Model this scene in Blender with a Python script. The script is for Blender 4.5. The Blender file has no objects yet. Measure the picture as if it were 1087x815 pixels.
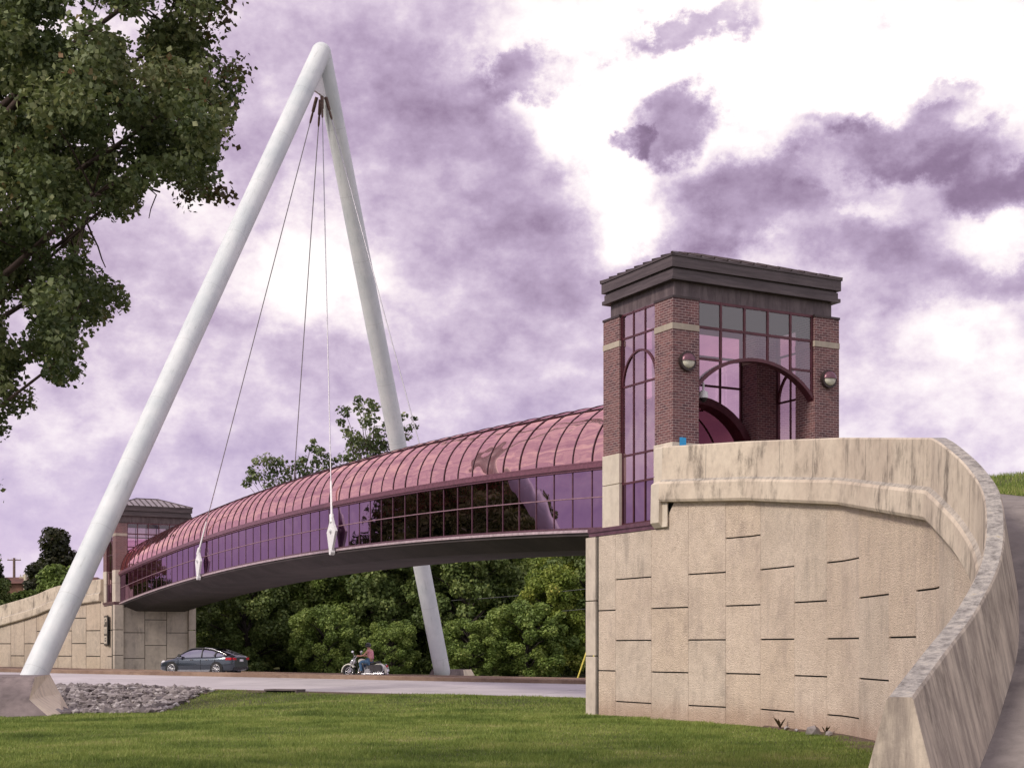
import bpy, bmesh, math, random
import numpy as np
from mathutils import Vector, Matrix

random.seed(7)
rng = np.random.default_rng(7)
R = math.radians
scene = bpy.context.scene
COL = scene.collection

# ------------------------------------------------------------------ camera frame
F, CX, HY, EYE = 1550.0, 543.5, 687.0, 1.7
def at(px, y, Y):
    return Vector(((px-CX)/F*Y, Y, EYE+(HY-y)/F*Y))

# ------------------------------------------------------------------ node helpers
class NT:
    def __init__(s, tree):
        s.t = tree; s.n = tree.nodes; s.l = tree.links
    def add(s, typ, ins=None, **props):
        nd = s.n.new(typ)
        for k, v in props.items():
            setattr(nd, k, v)
        if ins:
            for k, v in ins.items():
                sock = nd.inputs[k]
                if isinstance(v, bpy.types.NodeSocket): s.l.new(v, sock)
                else:
                    if hasattr(sock.default_value, '__len__') and not hasattr(v, '__len__'):
                        v = [v]*len(sock.default_value)
                    if hasattr(v, '__len__') and len(v) == 3 and len(sock.default_value) == 4:
                        v = (*v, 1)
                    sock.default_value = v
        return nd
    def math(s, op, a, b=0.0, c=None, clamp=False):
        ins = {0: a, 1: b}
        if c is not None: ins[2] = c
        nd = s.add('ShaderNodeMath', ins, operation=op); nd.use_clamp = clamp
        return nd.outputs[0]
    def ramp(s, fac, stops, interp='LINEAR'):
        nd = s.add('ShaderNodeValToRGB', {0: fac}); cr = nd.color_ramp; cr.interpolation = interp
        while len(cr.elements) < len(stops): cr.elements.new(0.5)
        for e, (p, c) in zip(cr.elements, stops):
            e.position = p; e.color = (*c, 1) if len(c) == 3 else c
        return nd.outputs[0]
    def mix(s, fac, a, b, mode='MIX'):
        nd = s.n.new('ShaderNodeMix'); nd.data_type = 'RGBA'; nd.blend_type = mode
        for sock, v in ((nd.inputs[0], fac), (nd.inputs[6], a), (nd.inputs[7], b)):
            if isinstance(v, bpy.types.NodeSocket): s.l.new(v, sock)
            else: sock.default_value = (*v, 1) if hasattr(v, '__len__') and len(v) == 3 else v
        return nd.outputs[2]
    def noise(s, vec, scale, detail=4, rough=.55, dist=0.0):
        nd = s.add('ShaderNodeTexNoise', {'Scale': scale, 'Detail': detail, 'Roughness': rough, 'Distortion': dist})
        if vec is not None: s.l.new(vec, nd.inputs['Vector'])
        return nd.outputs[0]
    def scale(s, vec, v):
        return s.add('ShaderNodeMapping', {'Vector': vec, 'Scale': v}).outputs[0]
    def bump(s, h, strength=.3, dist=.02):
        return s.add('ShaderNodeBump', {'Height': h, 'Strength': strength, 'Distance': dist}).outputs[0]
    def rng(s, v, a, b, c=0.0, d=1.0, smooth=True):
        nd = s.add('ShaderNodeMapRange', {0: v, 1: a, 2: b, 3: c, 4: d})
        if smooth: nd.interpolation_type = 'SMOOTHSTEP'
        return nd.outputs[0]

def new_mat(name):
    m = bpy.data.materials.new(name); m.use_nodes = True
    nt = NT(m.node_tree); nt.n.clear()
    out = nt.add('ShaderNodeOutputMaterial')
    return m, nt, out
def principled(nt, out, **kw):
    p = nt.add('ShaderNodeBsdfPrincipled', {k.replace('_', ' '): v for k, v in kw.items()})
    nt.l.new(p.outputs[0], out.inputs[0]); return p

def uvn(nt): return nt.add('ShaderNodeUVMap').outputs[0]
def objc(nt): return nt.add('ShaderNodeTexCoord').outputs['Object']

M = {}
def simple(name, col, rough=.6, metal=0.0, var=.25, scale=6.0, bump=.0):
    m, nt, out = new_mat(name)
    oc = objc(nt)
    n = nt.noise(oc, scale, 5, .6)
    c = nt.mix(nt.rng(n, .3, .7), tuple(x*(1-var) for x in col), tuple(min(1, x*(1+var)) for x in col))
    kw = dict(Base_Color=c, Roughness=rough, Metallic=metal)
    p = principled(nt, out, **kw)
    if bump: nt.l.new(nt.bump(nt.noise(oc, scale*6, 4), bump, .01), p.inputs['Normal'])
    M[name] = m; return m

simple('tyre', (.02, .02, .02), .8)
simple('chrome', (.75, .75, .78), .15, 1.0, .05)
simple('rim', (.5, .5, .52), .3, 1.0, .1)
simple('black_part', (.015, .015, .017), .4)
simple('dark_metal', (.05, .035, .035), .45, .3, .2)
simple('maroon_frame', (.085, .022, .032), .38, .2, .2)
simple('rib_metal', (.05, .018, .026), .4, .2, .2)
simple('mullion', (.16, .075, .10), .32, .5, .2)
simple('gutter', (.2, .075, .105), .35, .4, .2)
simple('rail_trim', (.34, .2, .24), .4, .3, .2)
simple('edge_trim', (.55, .43, .47), .4, .3, .2)
simple('white_paint', (.78, .78, .8), .45, 0, .08, 12)
simple('cable_steel', (.42, .41, .45), .4, .7, .1)
simple('rust_socket', (.11, .07, .055), .7, .2, .3)
simple('helmet', (.03, .03, .035), .2)
simple('pink_cloth', (.62, .27, .32), .85, 0, .15, 15)
simple('denim', (.06, .13, .24), .85, 0, .25, 15)
simple('skin', (.5, .27, .19), .6, 0, .08)
simple('bag_leather', (.05, .045, .05), .4)
simple('cream_paint', (.7, .68, .62), .3)
simple('red_lens', (.45, .015, .03), .2)
simple('plate', (.75, .76, .8), .5)
simple('blue_sheet', (.03, .36, .72), .5, 0, .08, 14)
simple('lamp_glass', (.72, .7, .6), .35, 0, .08)
simple('bark', (.075, .05, .045), .9, 0, .45, 9, .6)
simple('bark_dark', (.035, .027, .024), .9, 0, .45, 3, .5)
simple('wood_pole', (.17, .12, .1), .9, 0, .3)
simple('brown_roof', (.12, .05, .035), .8, 0, .4, .6)
simple('rust_wall', (.15, .075, .05), .8, 0, .4, .6)
simple('yellow_guard', (.6, .5, .08), .5)
simple('wire', (.08, .08, .09), .6)
simple('dark_void', (.006, .006, .006), .9)

# painted steel of the pylon: pale grey with faint grime and horizontal weld seams
m, nt, out = new_mat('pylon_paint'); M['pylon_paint'] = m
uv = uvn(nt); oc = objc(nt)
n1 = nt.noise(oc, .55, 6, .65); n2 = nt.noise(nt.scale(uv, (3, .5, 1)), 2.2, 6, .7)
c = nt.mix(nt.rng(n1, .3, .7), (.55, .60, .63), (.70, .73, .75))
c = nt.mix(nt.math('MULTIPLY', nt.rng(n2, .52, .78), .55), c, (.34, .37, .37))
seam = nt.math('FRACT', nt.math('MULTIPLY', nt.add('ShaderNodeSeparateXYZ', {0: uv}).outputs[1], 1/3.05))
sm = nt.rng(nt.math('ABSOLUTE', nt.math('SUBTRACT', seam, .5)), 0, .006, 1, 0)
c = nt.mix(nt.math('MULTIPLY', sm, .5), c, (.36, .38, .38))
p = principled(nt, out, Base_Color=c, Roughness=.5)
nt.l.new(nt.bump(nt.noise(oc, 14, 5), .12, .01), p.inputs['Normal'])

def concrete(name, c1, c2, stain, stain_amt, streak=(2.0, .35), aggregate=0.0, topdirt=None):
    m, nt, out = new_mat(name); M[name] = m
    uv = uvn(nt); oc = objc(nt)
    big = nt.noise(oc, .5, 6, .65)
    mid = nt.noise(oc, 4.5, 7, .7)
    c = nt.mix(nt.rng(big, .3, .7), c1, c2)
    c = nt.mix(nt.math('MULTIPLY', nt.rng(mid, .35, .75), .35), c, tuple(x*.6 for x in c1))
    st = nt.noise(nt.scale(uv, (streak[0], streak[1], 1)), 1.5, 8, .72, .0)
    patch = nt.noise(oc, 1.1, 5, .6)
    f = nt.math('MULTIPLY', nt.rng(st, .44, .64), nt.rng(patch, .38, .62))
    c = nt.mix(nt.math('MULTIPLY', f, stain_amt), c, stain)
    if topdirt:
        oy = nt.add('ShaderNodeSeparateXYZ', {0: oc}).outputs[1]
        worn = nt.rng(nt.noise(nt.scale(uv, (2.2, .25, 1)), 1.7, 8, .75), .36, .66)
        c = nt.mix(nt.math('MULTIPLY', nt.math('MULTIPLY', nt.rng(oy, -15.5, -18.5), worn), .75), c, (.17, .14, .13))
        nz = nt.add('ShaderNodeSeparateXYZ', {0: nt.add('ShaderNodeNewGeometry').outputs['Normal']}).outputs[2]
        fine = nt.noise(oc, 7, 9, .78)
        tc = nt.ramp(fine, [(.34, (.12, .105, .095)), (.47, topdirt), (.60, (.44, .41, .37)), (.70, (.34, .28, .17))])
        c = nt.mix(nt.rng(nz, .5, .8), c, tc)
    if name.startswith('panel'):
        zz = nt.add('ShaderNodeSeparateXYZ', {0: oc}).outputs[2]
        zf = nt.math('ADD', zz, nt.math('MULTIPLY', nt.noise(oc, 2.5, 5, .7), -.6))
        c = nt.mix(nt.rng(zf, .25, -.5, 0, .55), c, (.36, .22, .15))
    p = principled(nt, out, Base_Color=c, Roughness=.9)
    h = nt.noise(oc, 30, 5, .7)
    if aggregate:
        vo = nt.add('ShaderNodeTexVoronoi', {'Vector': oc, 'Scale': 40.0}); vo.feature = 'SMOOTH_F1'
        n3 = nt.noise(oc, 45, 4, .7)
        h = nt.math('ADD', nt.math('MULTIPLY', vo.outputs[0], -1.0), nt.math('MULTIPLY', n3, .8))
        sp = nt.noise(oc, 24, 5, .85)
        c = nt.mix(nt.rng(sp, .42, .72), c, nt.mix(.5, c, (.2, .15, .12)))
        nt.l.new(c, p.inputs['Base Color'])
        nt.l.new(nt.bump(h, aggregate, .05), p.inputs['Normal'])
    else:
        nt.l.new(nt.bump(h, .35, .015), p.inputs['Normal'])
    return m
concrete('parapet_concrete', (.56, .47, .385), (.70, .61, .50), (.15, .125, .105), .85, (1.7, .6), topdirt=(.26, .245, .23))
concrete('panel_concrete', (.63, .52, .425), (.77, .65, .54), (.30, .24, .22), .4, (1.0, .2), aggregate=.55)
concrete('panel_concrete_warm', (.66, .54, .43), (.76, .63, .51), (.33, .26, .23), .5, (1.0, .2), aggregate=.6)
concrete('panel_concrete_grey', (.605, .51, .42), (.73, .625, .525), (.28, .24, .21), .55, (1.0, .2), aggregate=.5)
concrete('smooth_concrete', (.54, .47, .40), (.66, .58, .50), (.2, .17, .16), .5, (2, .3))
concrete('base_stone', (.58, .51, .43), (.68, .61, .52), (.36, .3, .27), .3, (2, .3))
concrete('band_stone', (.38, .33, .27), (.48, .42, .35), (.2, .17, .15), .4, (2, .3))
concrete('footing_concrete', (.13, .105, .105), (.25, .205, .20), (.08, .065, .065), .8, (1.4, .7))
concrete('footing_lit_side', (.72, .63, .48), (.8, .71, .55), (.2, .17, .15), .4, (1.4, .7))  # same block concrete, made much paler: light on the side put into the colour
concrete('path_concrete', (.19, .165, .155), (.28, .25, .235), (.07, .06, .06), .6, (1.0, 1.0))
concrete('kerb_concrete', (.23, .15, .11), (.34, .24, .18), (.1, .06, .05), .6, (.3, 1.0))
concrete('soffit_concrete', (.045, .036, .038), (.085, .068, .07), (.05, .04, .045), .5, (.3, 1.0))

m, nt, out = new_mat('road_concrete'); M['road_concrete'] = m
uv = uvn(nt); oc = objc(nt)
c = nt.mix(nt.rng(nt.noise(oc, .25, 6, .7), .3, .7), (.46, .43, .45), (.60, .56, .58))
c = nt.mix(nt.math('MULTIPLY', nt.rng(nt.noise(nt.scale(uv, (.05, 1.4, 1)), 2.0, 6, .6), .45, .65), .5), c, (.32, .30, .33))
sx = nt.add('ShaderNodeSeparateXYZ', {0: uv})
j = nt.math('ABSOLUTE', nt.math('SUBTRACT', nt.math('FRACT', nt.math('MULTIPLY', sx.outputs[0], 1/5.0)), .5))
c = nt.mix(nt.math('MULTIPLY', nt.rng(j, 0, .006, 1, 0), .8), c, (.1, .1, .1))
cr = nt.noise(oc, 9, 6, .8)
c = nt.mix(nt.math('MULTIPLY', nt.rng(cr, .55, .7), .35), c, (.16, .15, .16))
principled(nt, out, Base_Color=c, Roughness=.8)
simple('lane_paint', (.62, .61, .6), .7, 0, .2, 3)

# brick
m, nt, out = new_mat('brick'); M['brick'] = m
uv = uvn(nt)
br = nt.add('ShaderNodeTexBrick', {'Vector': uv, 'Scale': 1.0, 'Brick Width': .2, 'Row Height': .0677,
      'Mortar Size': .0095, 'Mortar Smooth': .3, 'Bias': -.1, 'Color1': (.165, .062, .068, 1), 'Color2': (.065, .028, .04, 1), 'Mortar': (.38, .29, .29, 1)})
n = nt.noise(uv, 2.2, 6, .7); n2 = nt.noise(nt.scale(uv, (5, 14.7, 1)), 1.0, 1, .5)
c = nt.mix(nt.rng(n, .35, .7, 0, .45), br.outputs[0], (.28, .15, .14))
c = nt.mix(nt.rng(n2, .52, .7, 0, .45), c, (.055, .026, .032))
p = principled(nt, out, Base_Color=c, Roughness=.85)
nt.l.new(nt.bump(nt.math('SUBTRACT', 1.0, br.outputs[1]), .5, .01), p.inputs['Normal'])

# brown sheet-metal cornice with weather streaks
m, nt, out = new_mat('cornice_metal'); M['cornice_metal'] = m
uv = uvn(nt)
n = nt.noise(nt.scale(uv, (3, .8, 1)), 1.6, 7, .7)
c = nt.mix(nt.rng(n, .35, .7), (.075, .052, .057), (.15, .115, .12))
sx = nt.add('ShaderNodeSeparateXYZ', {0: uv})
j = nt.math('ABSOLUTE', nt.math('SUBTRACT', nt.math('FRACT', nt.math('MULTIPLY', sx.outputs[0], 1/.42)), .5))
c = nt.mix(nt.math('MULTIPLY', nt.rng(j, 0, .03, 1, 0), .55), c, (.03, .02, .024))
principled(nt, out, Base_Color=c, Roughness=.55, Metallic=.1)
m, nt, out = new_mat('cornice_band'); M['cornice_band'] = m
uv = uvn(nt)
n = nt.noise(nt.scale(uv, (.6, 6, 1)), 1.6, 7, .7)
c = nt.mix(nt.rng(n, .35, .7), (.055, .04, .043), (.11, .085, .09))
principled(nt, out, Base_Color=c, Roughness=.5, Metallic=.1)
simple('roof_metal', (.34, .30, .30), .35, .6, .2, 1.5)
simple('roof_metal_dark', (.12, .09, .09), .4, .4, .2, 1.5)

def glass(name, tint, gloss_col, fac0, fac1, rough=.03, wav=.02, wscale=1.2, stretch=(1, 1, 1)):
    m, nt, out = new_mat(name); M[name] = m
    oc = nt.scale(objc(nt), stretch)
    nrm = nt.bump(nt.noise(oc, wscale, 2, .5), wav, 1.0)
    g = nt.add('ShaderNodeBsdfGlossy', {'Color': gloss_col, 'Roughness': rough, 'Normal': nrm})
    t = nt.add('ShaderNodeBsdfTransparent', {'Color': tint})
    lw = nt.add('ShaderNodeLayerWeight', {'Blend': .35}).outputs['Facing']
    f = nt.rng(lw, 0, 1, fac0, fac1, smooth=False)
    mx = nt.add('ShaderNodeMixShader', {0: f, 1: t.outputs[0], 2: g.outputs[0]})
    nt.l.new(mx.outputs[0], out.inputs[0]); return m
glass('tube_glass', (.34, .12, .16), (1.0, .58, .57), .40, 1.0, .035, .11, .9, (1, .35, 1))
glass('side_glass', (.20, .045, .075), (.36, .23, .35), .62, .95, .012, .012, .5)
glass('tower_glass', (.80, .58, .67), (.72, .62, .70), .14, .7, .01, .01, .6)
glass('tower_glass_purple', (.80, .58, .66), (.88, .68, .76), .36, .85, .01, .01, .6)
glass('frosted_glass', (.50, .48, .50), (.6, .6, .6), .2, .6, .25, .01)
glass('car_glass', (.06, .065, .08), (.8, .8, .95), .3, .9, .01, .0)

m, nt, out = new_mat('car_paint'); M['car_paint'] = m
p = principled(nt, out, Base_Color=(.06, .075, .10), Roughness=.2, Metallic=.6)
p.inputs['Coat Weight'].default_value = .8

def leaf_mat(name, stops, trans=.35, rough=.55):
    m, nt, out = new_mat(name); M[name] = m
    a = nt.add('ShaderNodeAttribute', attribute_name='tint').outputs['Fac']
    oc = objc(nt)
    big = nt.noise(oc, .45, 3, .6)
    f = nt.math('ADD', nt.math('MULTIPLY', a, .7), nt.math('MULTIPLY', nt.rng(big, .3, .7), .3))
    c = nt.ramp(f, stops)
    d = nt.add('ShaderNodeBsdfPrincipled', {'Base Color': c, 'Roughness': rough, 'Specular IOR Level': .35})
    t = nt.add('ShaderNodeBsdfTranslucent', {'Color': nt.mix(.4, c, (.16, .2, .03))})
    mx = nt.add('ShaderNodeMixShader', {0: trans, 1: d.outputs[0], 2: t.outputs[0]})
    nt.l.new(mx.outputs[0], out.inputs[0]); return m
leaf_mat('leaf_near', [(0, (.016, .03, .012)), (.3, (.06, .09, .035)), (.6, (.17, .21, .095)), (.85, (.32, .34, .17)), (.93, (.20, .15, .06)), (1, (.22, .10, .05))], .3)
leaf_mat('leaf_red', [(0, (.03, .022, .015)), (.45, (.075, .04, .025)), (.8, (.06, .07, .025)), (1, (.17, .07, .045))], .3)
leaf_mat('leaf_dark', [(0, (.035, .06, .02)), (.5, (.135, .19, .055)), (.85, (.27, .32, .10)), (1, (.32, .34, .11))], .25)
leaf_mat('leaf_mid', [(0, (.05, .09, .022)), (.5, (.18, .26, .06)), (.85, (.33, .41, .11)), (1, (.40, .42, .13))], .3)
leaf_mat('leaf_bright', [(0, (.07, .12, .02)), (.5, (.21, .28, .05)), (.85, (.38, .42, .09)), (1, (.66, .56, .15))], .35)
leaf_mat('leaf_purple', [(0, (.012, .018, .01)), (.5, (.03, .034, .018)), (.85, (.055, .05, .025)), (1, (.12, .05, .03))], .2)
leaf_mat('grass_blade', [(0, (.035, .06, .014)), (.35, (.15, .225, .045)), (.7, (.32, .39, .10)), (.9, (.46, .44, .19)), (1, (.64, .56, .34))], .3, .7)

m, nt, out = new_mat('lawn'); M['lawn'] = m
oc = objc(nt)
a = nt.noise(oc, .22, 5, .65); b = nt.noise(oc, 7, 6, .8); d = nt.noise(nt.scale(oc, (1, .35, 1)), 1.4, 5, .7)
c = nt.mix(nt.rng(a, .3, .7), (.035, .05, .012), (.085, .095, .03))
c = nt.mix(nt.rng(b, .3, .75), c, (.11, .11, .04))
c = nt.mix(nt.rng(d, .55, .75, 0, .4), c, (.13, .11, .055))
p = principled(nt, out, Base_Color=c, Roughness=.95)
nt.l.new(nt.bump(b, .6, .05), p.inputs['Normal'])
m, nt, out = new_mat('soil'); M['soil'] = m
oc = objc(nt)
b = nt.noise(oc, 9, 6, .8)
c = nt.ramp(b, [(.3, (.05, .032, .024)), (.55, (.14, .095, .075)), (.75, (.22, .16, .13))])
p = principled(nt, out, Base_Color=c, Roughness=.95)
nt.l.new(nt.bump(b, .8, .05), p.inputs['Normal'])
m, nt, out = new_mat('rock'); M['rock'] = m
a = nt.add('ShaderNodeAttribute', attribute_name='tint').outputs['Fac']
oc = objc(nt)
c = nt.ramp(a, [(0, (.06, .05, .05)), (.5, (.21, .185, .185)), (.85, (.38, .35, .35)), (1, (.52, .5, .5))])
c = nt.mix(nt.rng(nt.noise(oc, 8, 6, .8), .45, .7, 0, .6), c, (.1, .08, .08))
p = principled(nt, out, Base_Color=c, Roughness=.9)

# ------------------------------------------------------------------ mesh helpers
class MB:
    def __init__(s): s.v = []; s.f = []; s.uv = []; s.mi = []
    def face(s, pts, uvs=None, mi=0):
        i = len(s.v); s.v += [tuple(p) for p in pts]; s.f.append(tuple(range(i, i+len(pts))))
        if uvs is None:
            a, b, c = (Vector(pts[0]), Vector(pts[1]), Vector(pts[2]))
            n = (b-a).cross(c-a)
            ax = max(range(3), key=lambda k: abs(n[k]))
            k1, k2 = ((1, 2), (0, 2), (0, 1))[ax]
            uvs = [(p[k1], p[k2]) for p in pts]
        s.uv.append(uvs); s.mi.append(mi); return s
    def box(s, x0, x1, y0, y1, z0, z1, mi=0):
        p = [(x0, y0, z0), (x1, y0, z0), (x1, y1, z0), (x0, y1, z0), (x0, y0, z1), (x1, y0, z1), (x1, y1, z1), (x0, y1, z1)]
        for q in ((0, 3, 2, 1), (4, 5, 6, 7), (0, 1, 5, 4), (1, 2, 6, 5), (2, 3, 7, 6), (3, 0, 4, 7)):
            s.face([p[k] for k in q], mi=mi)
        return s
    def grid(s, rows, closed=False, uvs=None, mi=0, shared=True):
        """rows: list of equal-length point lists -> quads, shared verts"""
        i0 = len(s.v); n = len(rows[0])
        for r in rows: s.v += [tuple(p) for p in r]
        for a in range(len(rows)-1):
            for b in range(n if closed else n-1):
                b2 = (b+1) % n
                s.f.append((i0+a*n+b, i0+a*n+b2, i0+(a+1)*n+b2, i0+(a+1)*n+b))
                if uvs: s.uv.append([uvs[a][b], uvs[a][b+1], uvs[a+1][b+1], uvs[a+1][b]])
                else:
                    q = [rows[a][b], rows[a][b2], rows[a+1][b2], rows[a+1][b]]
                    s.uv.append([(p[0]+p[1], p[2]) for p in q])
                s.mi.append(mi)
        return s
    def tube(s, pts, radii, n=12, cap=True, mi=0):
        pts = [Vector(p) for p in pts]
        if not hasattr(radii, '__len__'): radii = [radii]*len(pts)
        rows = []; uvs = []; L = 0
        ref = None
        for k, p in enumerate(pts):
            d = (pts[min(k+1, len(pts)-1)]-pts[max(k-1, 0)])
            d = d.normalized() if d.length > 1e-9 else Vector((0, 0, 1))
            if ref is None: ref = d.orthogonal().normalized()
            u = (ref-d*ref.dot(d)).normalized(); w = d.cross(u); ref = u
            if k: L += (p-pts[k-1]).length
            rows.append([p+radii[k]*(math.cos(2*math.pi*j/n)*u+math.sin(2*math.pi*j/n)*w) for j in range(n)])
            uvs.append([(2*math.pi*radii[0]*j/n, L) for j in range(n+1)])
        s.grid(rows, True, uvs, mi)
        if cap:
            s.face(list(reversed(rows[0])), mi=mi); s.face(rows[-1], mi=mi)
        return s
    def sweep(s, frames, profile, cap=True, mi=0, ulen=None):
        """frames: list of fn(profile point)->world ; closed profile"""
        n = len(profile)
        per = [0]
        for k in range(n): per.append(per[-1]+math.dist(profile[k], profile[(k+1) % n]))
        for k in range(n):   # separate strips keep hard edges
            a, b = profile[k], profile[(k+1) % n]
            rows = [[fr(a), fr(b)] for fr in frames]
            uvs = [[(ulen[i] if ulen else i, per[k]), (ulen[i] if ulen else i, per[k+1])] for i in range(len(frames))]
            s.grid(rows, False, uvs, mi)
        if cap:
            s.face([frames[0](p) for p in reversed(profile)], mi=mi); s.face([frames[-1](p) for p in profile], mi=mi)
        return s
    def build(s, name, mats, parent=None, smooth=False):
        me = bpy.data.meshes.new(name)
        me.from_pydata(s.v, [], s.f)
        uvl = me.uv_layers.new(name='UVMap')
        flat = [c for f in s.uv for uv in f for c in uv]
        uvl.data.foreach_set('uv', flat)
        if not isinstance(mats, (list, tuple)): mats = [mats]
        for m_ in mats: me.materials.append(M[m_] if isinstance(m_, str) else m_)
        me.polygons.foreach_set('material_index', s.mi)
        if smooth: me.polygons.foreach_set('use_smooth', [True]*len(me.polygons))
        me.update()
        o = bpy.data.objects.new(name, me); COL.objects.link(o)
        if parent is not None: o.parent = parent
        return o

def tag(o, label=None, cat=None, group=None, kind=None):
    if label: o['label'] = label
    if cat: o['category'] = cat
    if group: o['group'] = group
    if kind: o['kind'] = kind
    return o
def empty(name, loc=(0, 0, 0), rz=0, label=None, cat=None, group=None):
    o = bpy.data.objects.new(name, None); o.empty_display_size = .2
    COL.objects.link(o); o.location = loc; o.rotation_euler = (0, 0, rz)
    return tag(o, label, cat, group)
def copy_tree(o, parent=None):
    c = o.copy(); COL.objects.link(c)
    if parent is not None: c.parent = parent
    for ch in list(KIDS.get(o.name, [])):
        cc = copy_tree(ch, c); KIDS.setdefault(c.name, []).append(cc)
    return c
KIDS = {}

def quads_mesh(name, V, tint, mat, parent=None, k=4):
    """V: (n*k,3) array, consecutive k verts per face; tint per face"""
    n = len(V)//k
    me = bpy.data.meshes.new(name)
    me.vertices.add(n*k); me.vertices.foreach_set('co', np.asarray(V, dtype=np.float32).ravel())
    me.loops.add(n*k); me.loops.foreach_set('vertex_index', np.arange(n*k, dtype=np.int32))
    me.polygons.add(n)
    me.polygons.foreach_set('loop_start', np.arange(0, n*k, k, dtype=np.int32))
    me.polygons.foreach_set('loop_total', np.full(n, k, dtype=np.int32))
    at_ = me.attributes.new('tint', 'FLOAT', 'POINT')
    at_.data.foreach_set('value', np.repeat(np.asarray(tint, dtype=np.float32), k))
    me.materials.append(M[mat]); me.update(calc_edges=True)
    o = bpy.data.objects.new(name, me); COL.objects.link(o)
    if parent is not None: o.parent = parent
    return o

def leaf_cloud(centers, radii, counts, size, aspect=.75, flat=.8, bias_out=.6):
    """return V (n*4,3), tint (n)"""
    Vs, Ts = [], []
    for c, r, n in zip(centers, radii, counts):
        n = int(n)
        if n < 1: continue
        d = rng.normal(size=(n, 3)); d /= np.linalg.norm(d, axis=1)[:, None]
        rr = r*(rng.random(n)**.45)
        p = np.asarray(c)+d*rr[:, None]*np.array([1, 1, flat])
        nrm = d*bias_out+rng.normal(size=(n, 3))*.6+np.array([0, 0, .45])
        nrm /= np.linalg.norm(nrm, axis=1)[:, None]
        a = np.cross(nrm, rng.normal(size=(n, 3))); a /= np.linalg.norm(a, axis=1)[:, None]
        b = np.cross(nrm, a)
        sz = size*(.6+.8*rng.random(n))[:, None]
        q = np.stack([p-a*sz*.5, p-a*sz*.02+b*sz*aspect*.5+nrm*sz*.1, p+a*sz*.55, p-a*sz*.02-b*sz*aspect*.5+nrm*sz*.1], axis=1)
        Vs.append(q.reshape(-1, 3))
        t = np.clip(rng.random()*.45+rng.random(n)*.5, 0, .93)
        t = np.where(rng.random(n) < .03, 1.0, t)
        Ts.append(t)
    return np.concatenate(Vs), np.concatenate(Ts)

# ------------------------------------------------------------------ terrain
RD = Vector((-.924, .382)); RN = Vector((.382, .924)); R0 = Vector((2.9, 54.0))
def rs(x, y):
    dx, dy = x-R0.x, y-R0.y
    return dx*RD.x+dy*RD.y, dx*RN.x+dy*RN.y
def sstep(a, b, x):
    t = min(1, max(0, (x-a)/(b-a))); return t*t*(3-2*t)
def z_edge(s): return -.18+.010*min(max(s, -40), 80)
def gz(x, y):
    s, p = rs(x, y)
    ze = z_edge(s)
    if p <= 0:
        lawn = -.2-.016*min(max(s, 0), 22)
        f = sstep(-13, -.6, p)
        z = lawn*(1-f)+(ze-.02)*f
        z -= .42*math.exp(-((p+7.0)/3.6)**2)*sstep(7, 13, s)*(1-sstep(34, 44, s))
        z += .10*math.exp(-((p+3.2)/2.4)**2)*(1-sstep(4, 9, s))
        z += .04*math.sin(x*.35+1)*math.sin(y*.23)
    elif p < 20.5:
        z = road_z(s, p)-.03
    else:
        z = road_z(s, 20.4)-.03-.35*sstep(20.5, 24, p)+.01*max(0, min(p-30, 60))
    return z
def road_z(s, p):
    ze = z_edge(s)
    if p < 9.4: return ze+.026*p
    if p < 10.4: return ze+.244
    return ze+.22-.014*(p-10.4)

xs = np.unique(np.concatenate([np.linspace(-26, 26, 131), np.linspace(-90, -26, 50), np.linspace(26, 90, 50), np.linspace(-900, -90, 14), np.linspace(90, 900, 14)]))
ys = np.unique(np.concatenate([np.linspace(-10, 100, 220), np.linspace(100, 160, 30), np.linspace(160, 1500, 16), np.linspace(-120, -10, 10)]))
gm = MB()
gm.grid([[(x, y, gz(x, y)) for x in xs] for y in ys])
ground = gm.build('ground', 'lawn', smooth=True); tag(ground, kind='structure')

def road_strip(name, p0, p1, mat, lift=0.0, s0=-70, s1=150, n=110, m_=6):
    b = MB(); rows = []; uvs = []
    for i in range(n+1):
        s = s0+(s1-s0)*i/n; r = []; u = []
        for j in range(m_+1):
            p = p0+(p1-p0)*j/m_
            q = R0+RD*s+RN*p
            r.append((q.x, q.y, road_z(s, p)+lift)); u.append((s, p))
        rows.append(r); uvs.append(u)
    b.grid(rows, False, uvs); return tag(b.build(name, mat, smooth=True), kind='structure')
road_strip('road', 0, 9.4, 'road_concrete')
road_strip('road', 10.4, 20.2, 'road_concrete')
def road_line(p, lift=.005, dash=None, w=.12):
    b = MB(); s = -60
    while s < 120:
        e = s+(dash[0] if dash else 4)
        pts = []
        for ss, pp in ((s, p), (e, p), (e, p+w), (s, p+w)):
            q = R0+RD*ss+RN*pp; pts.append((q.x, q.y, road_z(ss, pp)+lift))
        b.face(pts); s = e+(dash[1] if dash else 0)
    tag(b.build('road_marking', 'lane_paint'), kind='structure')
road_line(4.7, dash=(3, 9)); road_line(15.2, dash=(3, 9)); road_line(8.9)
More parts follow.
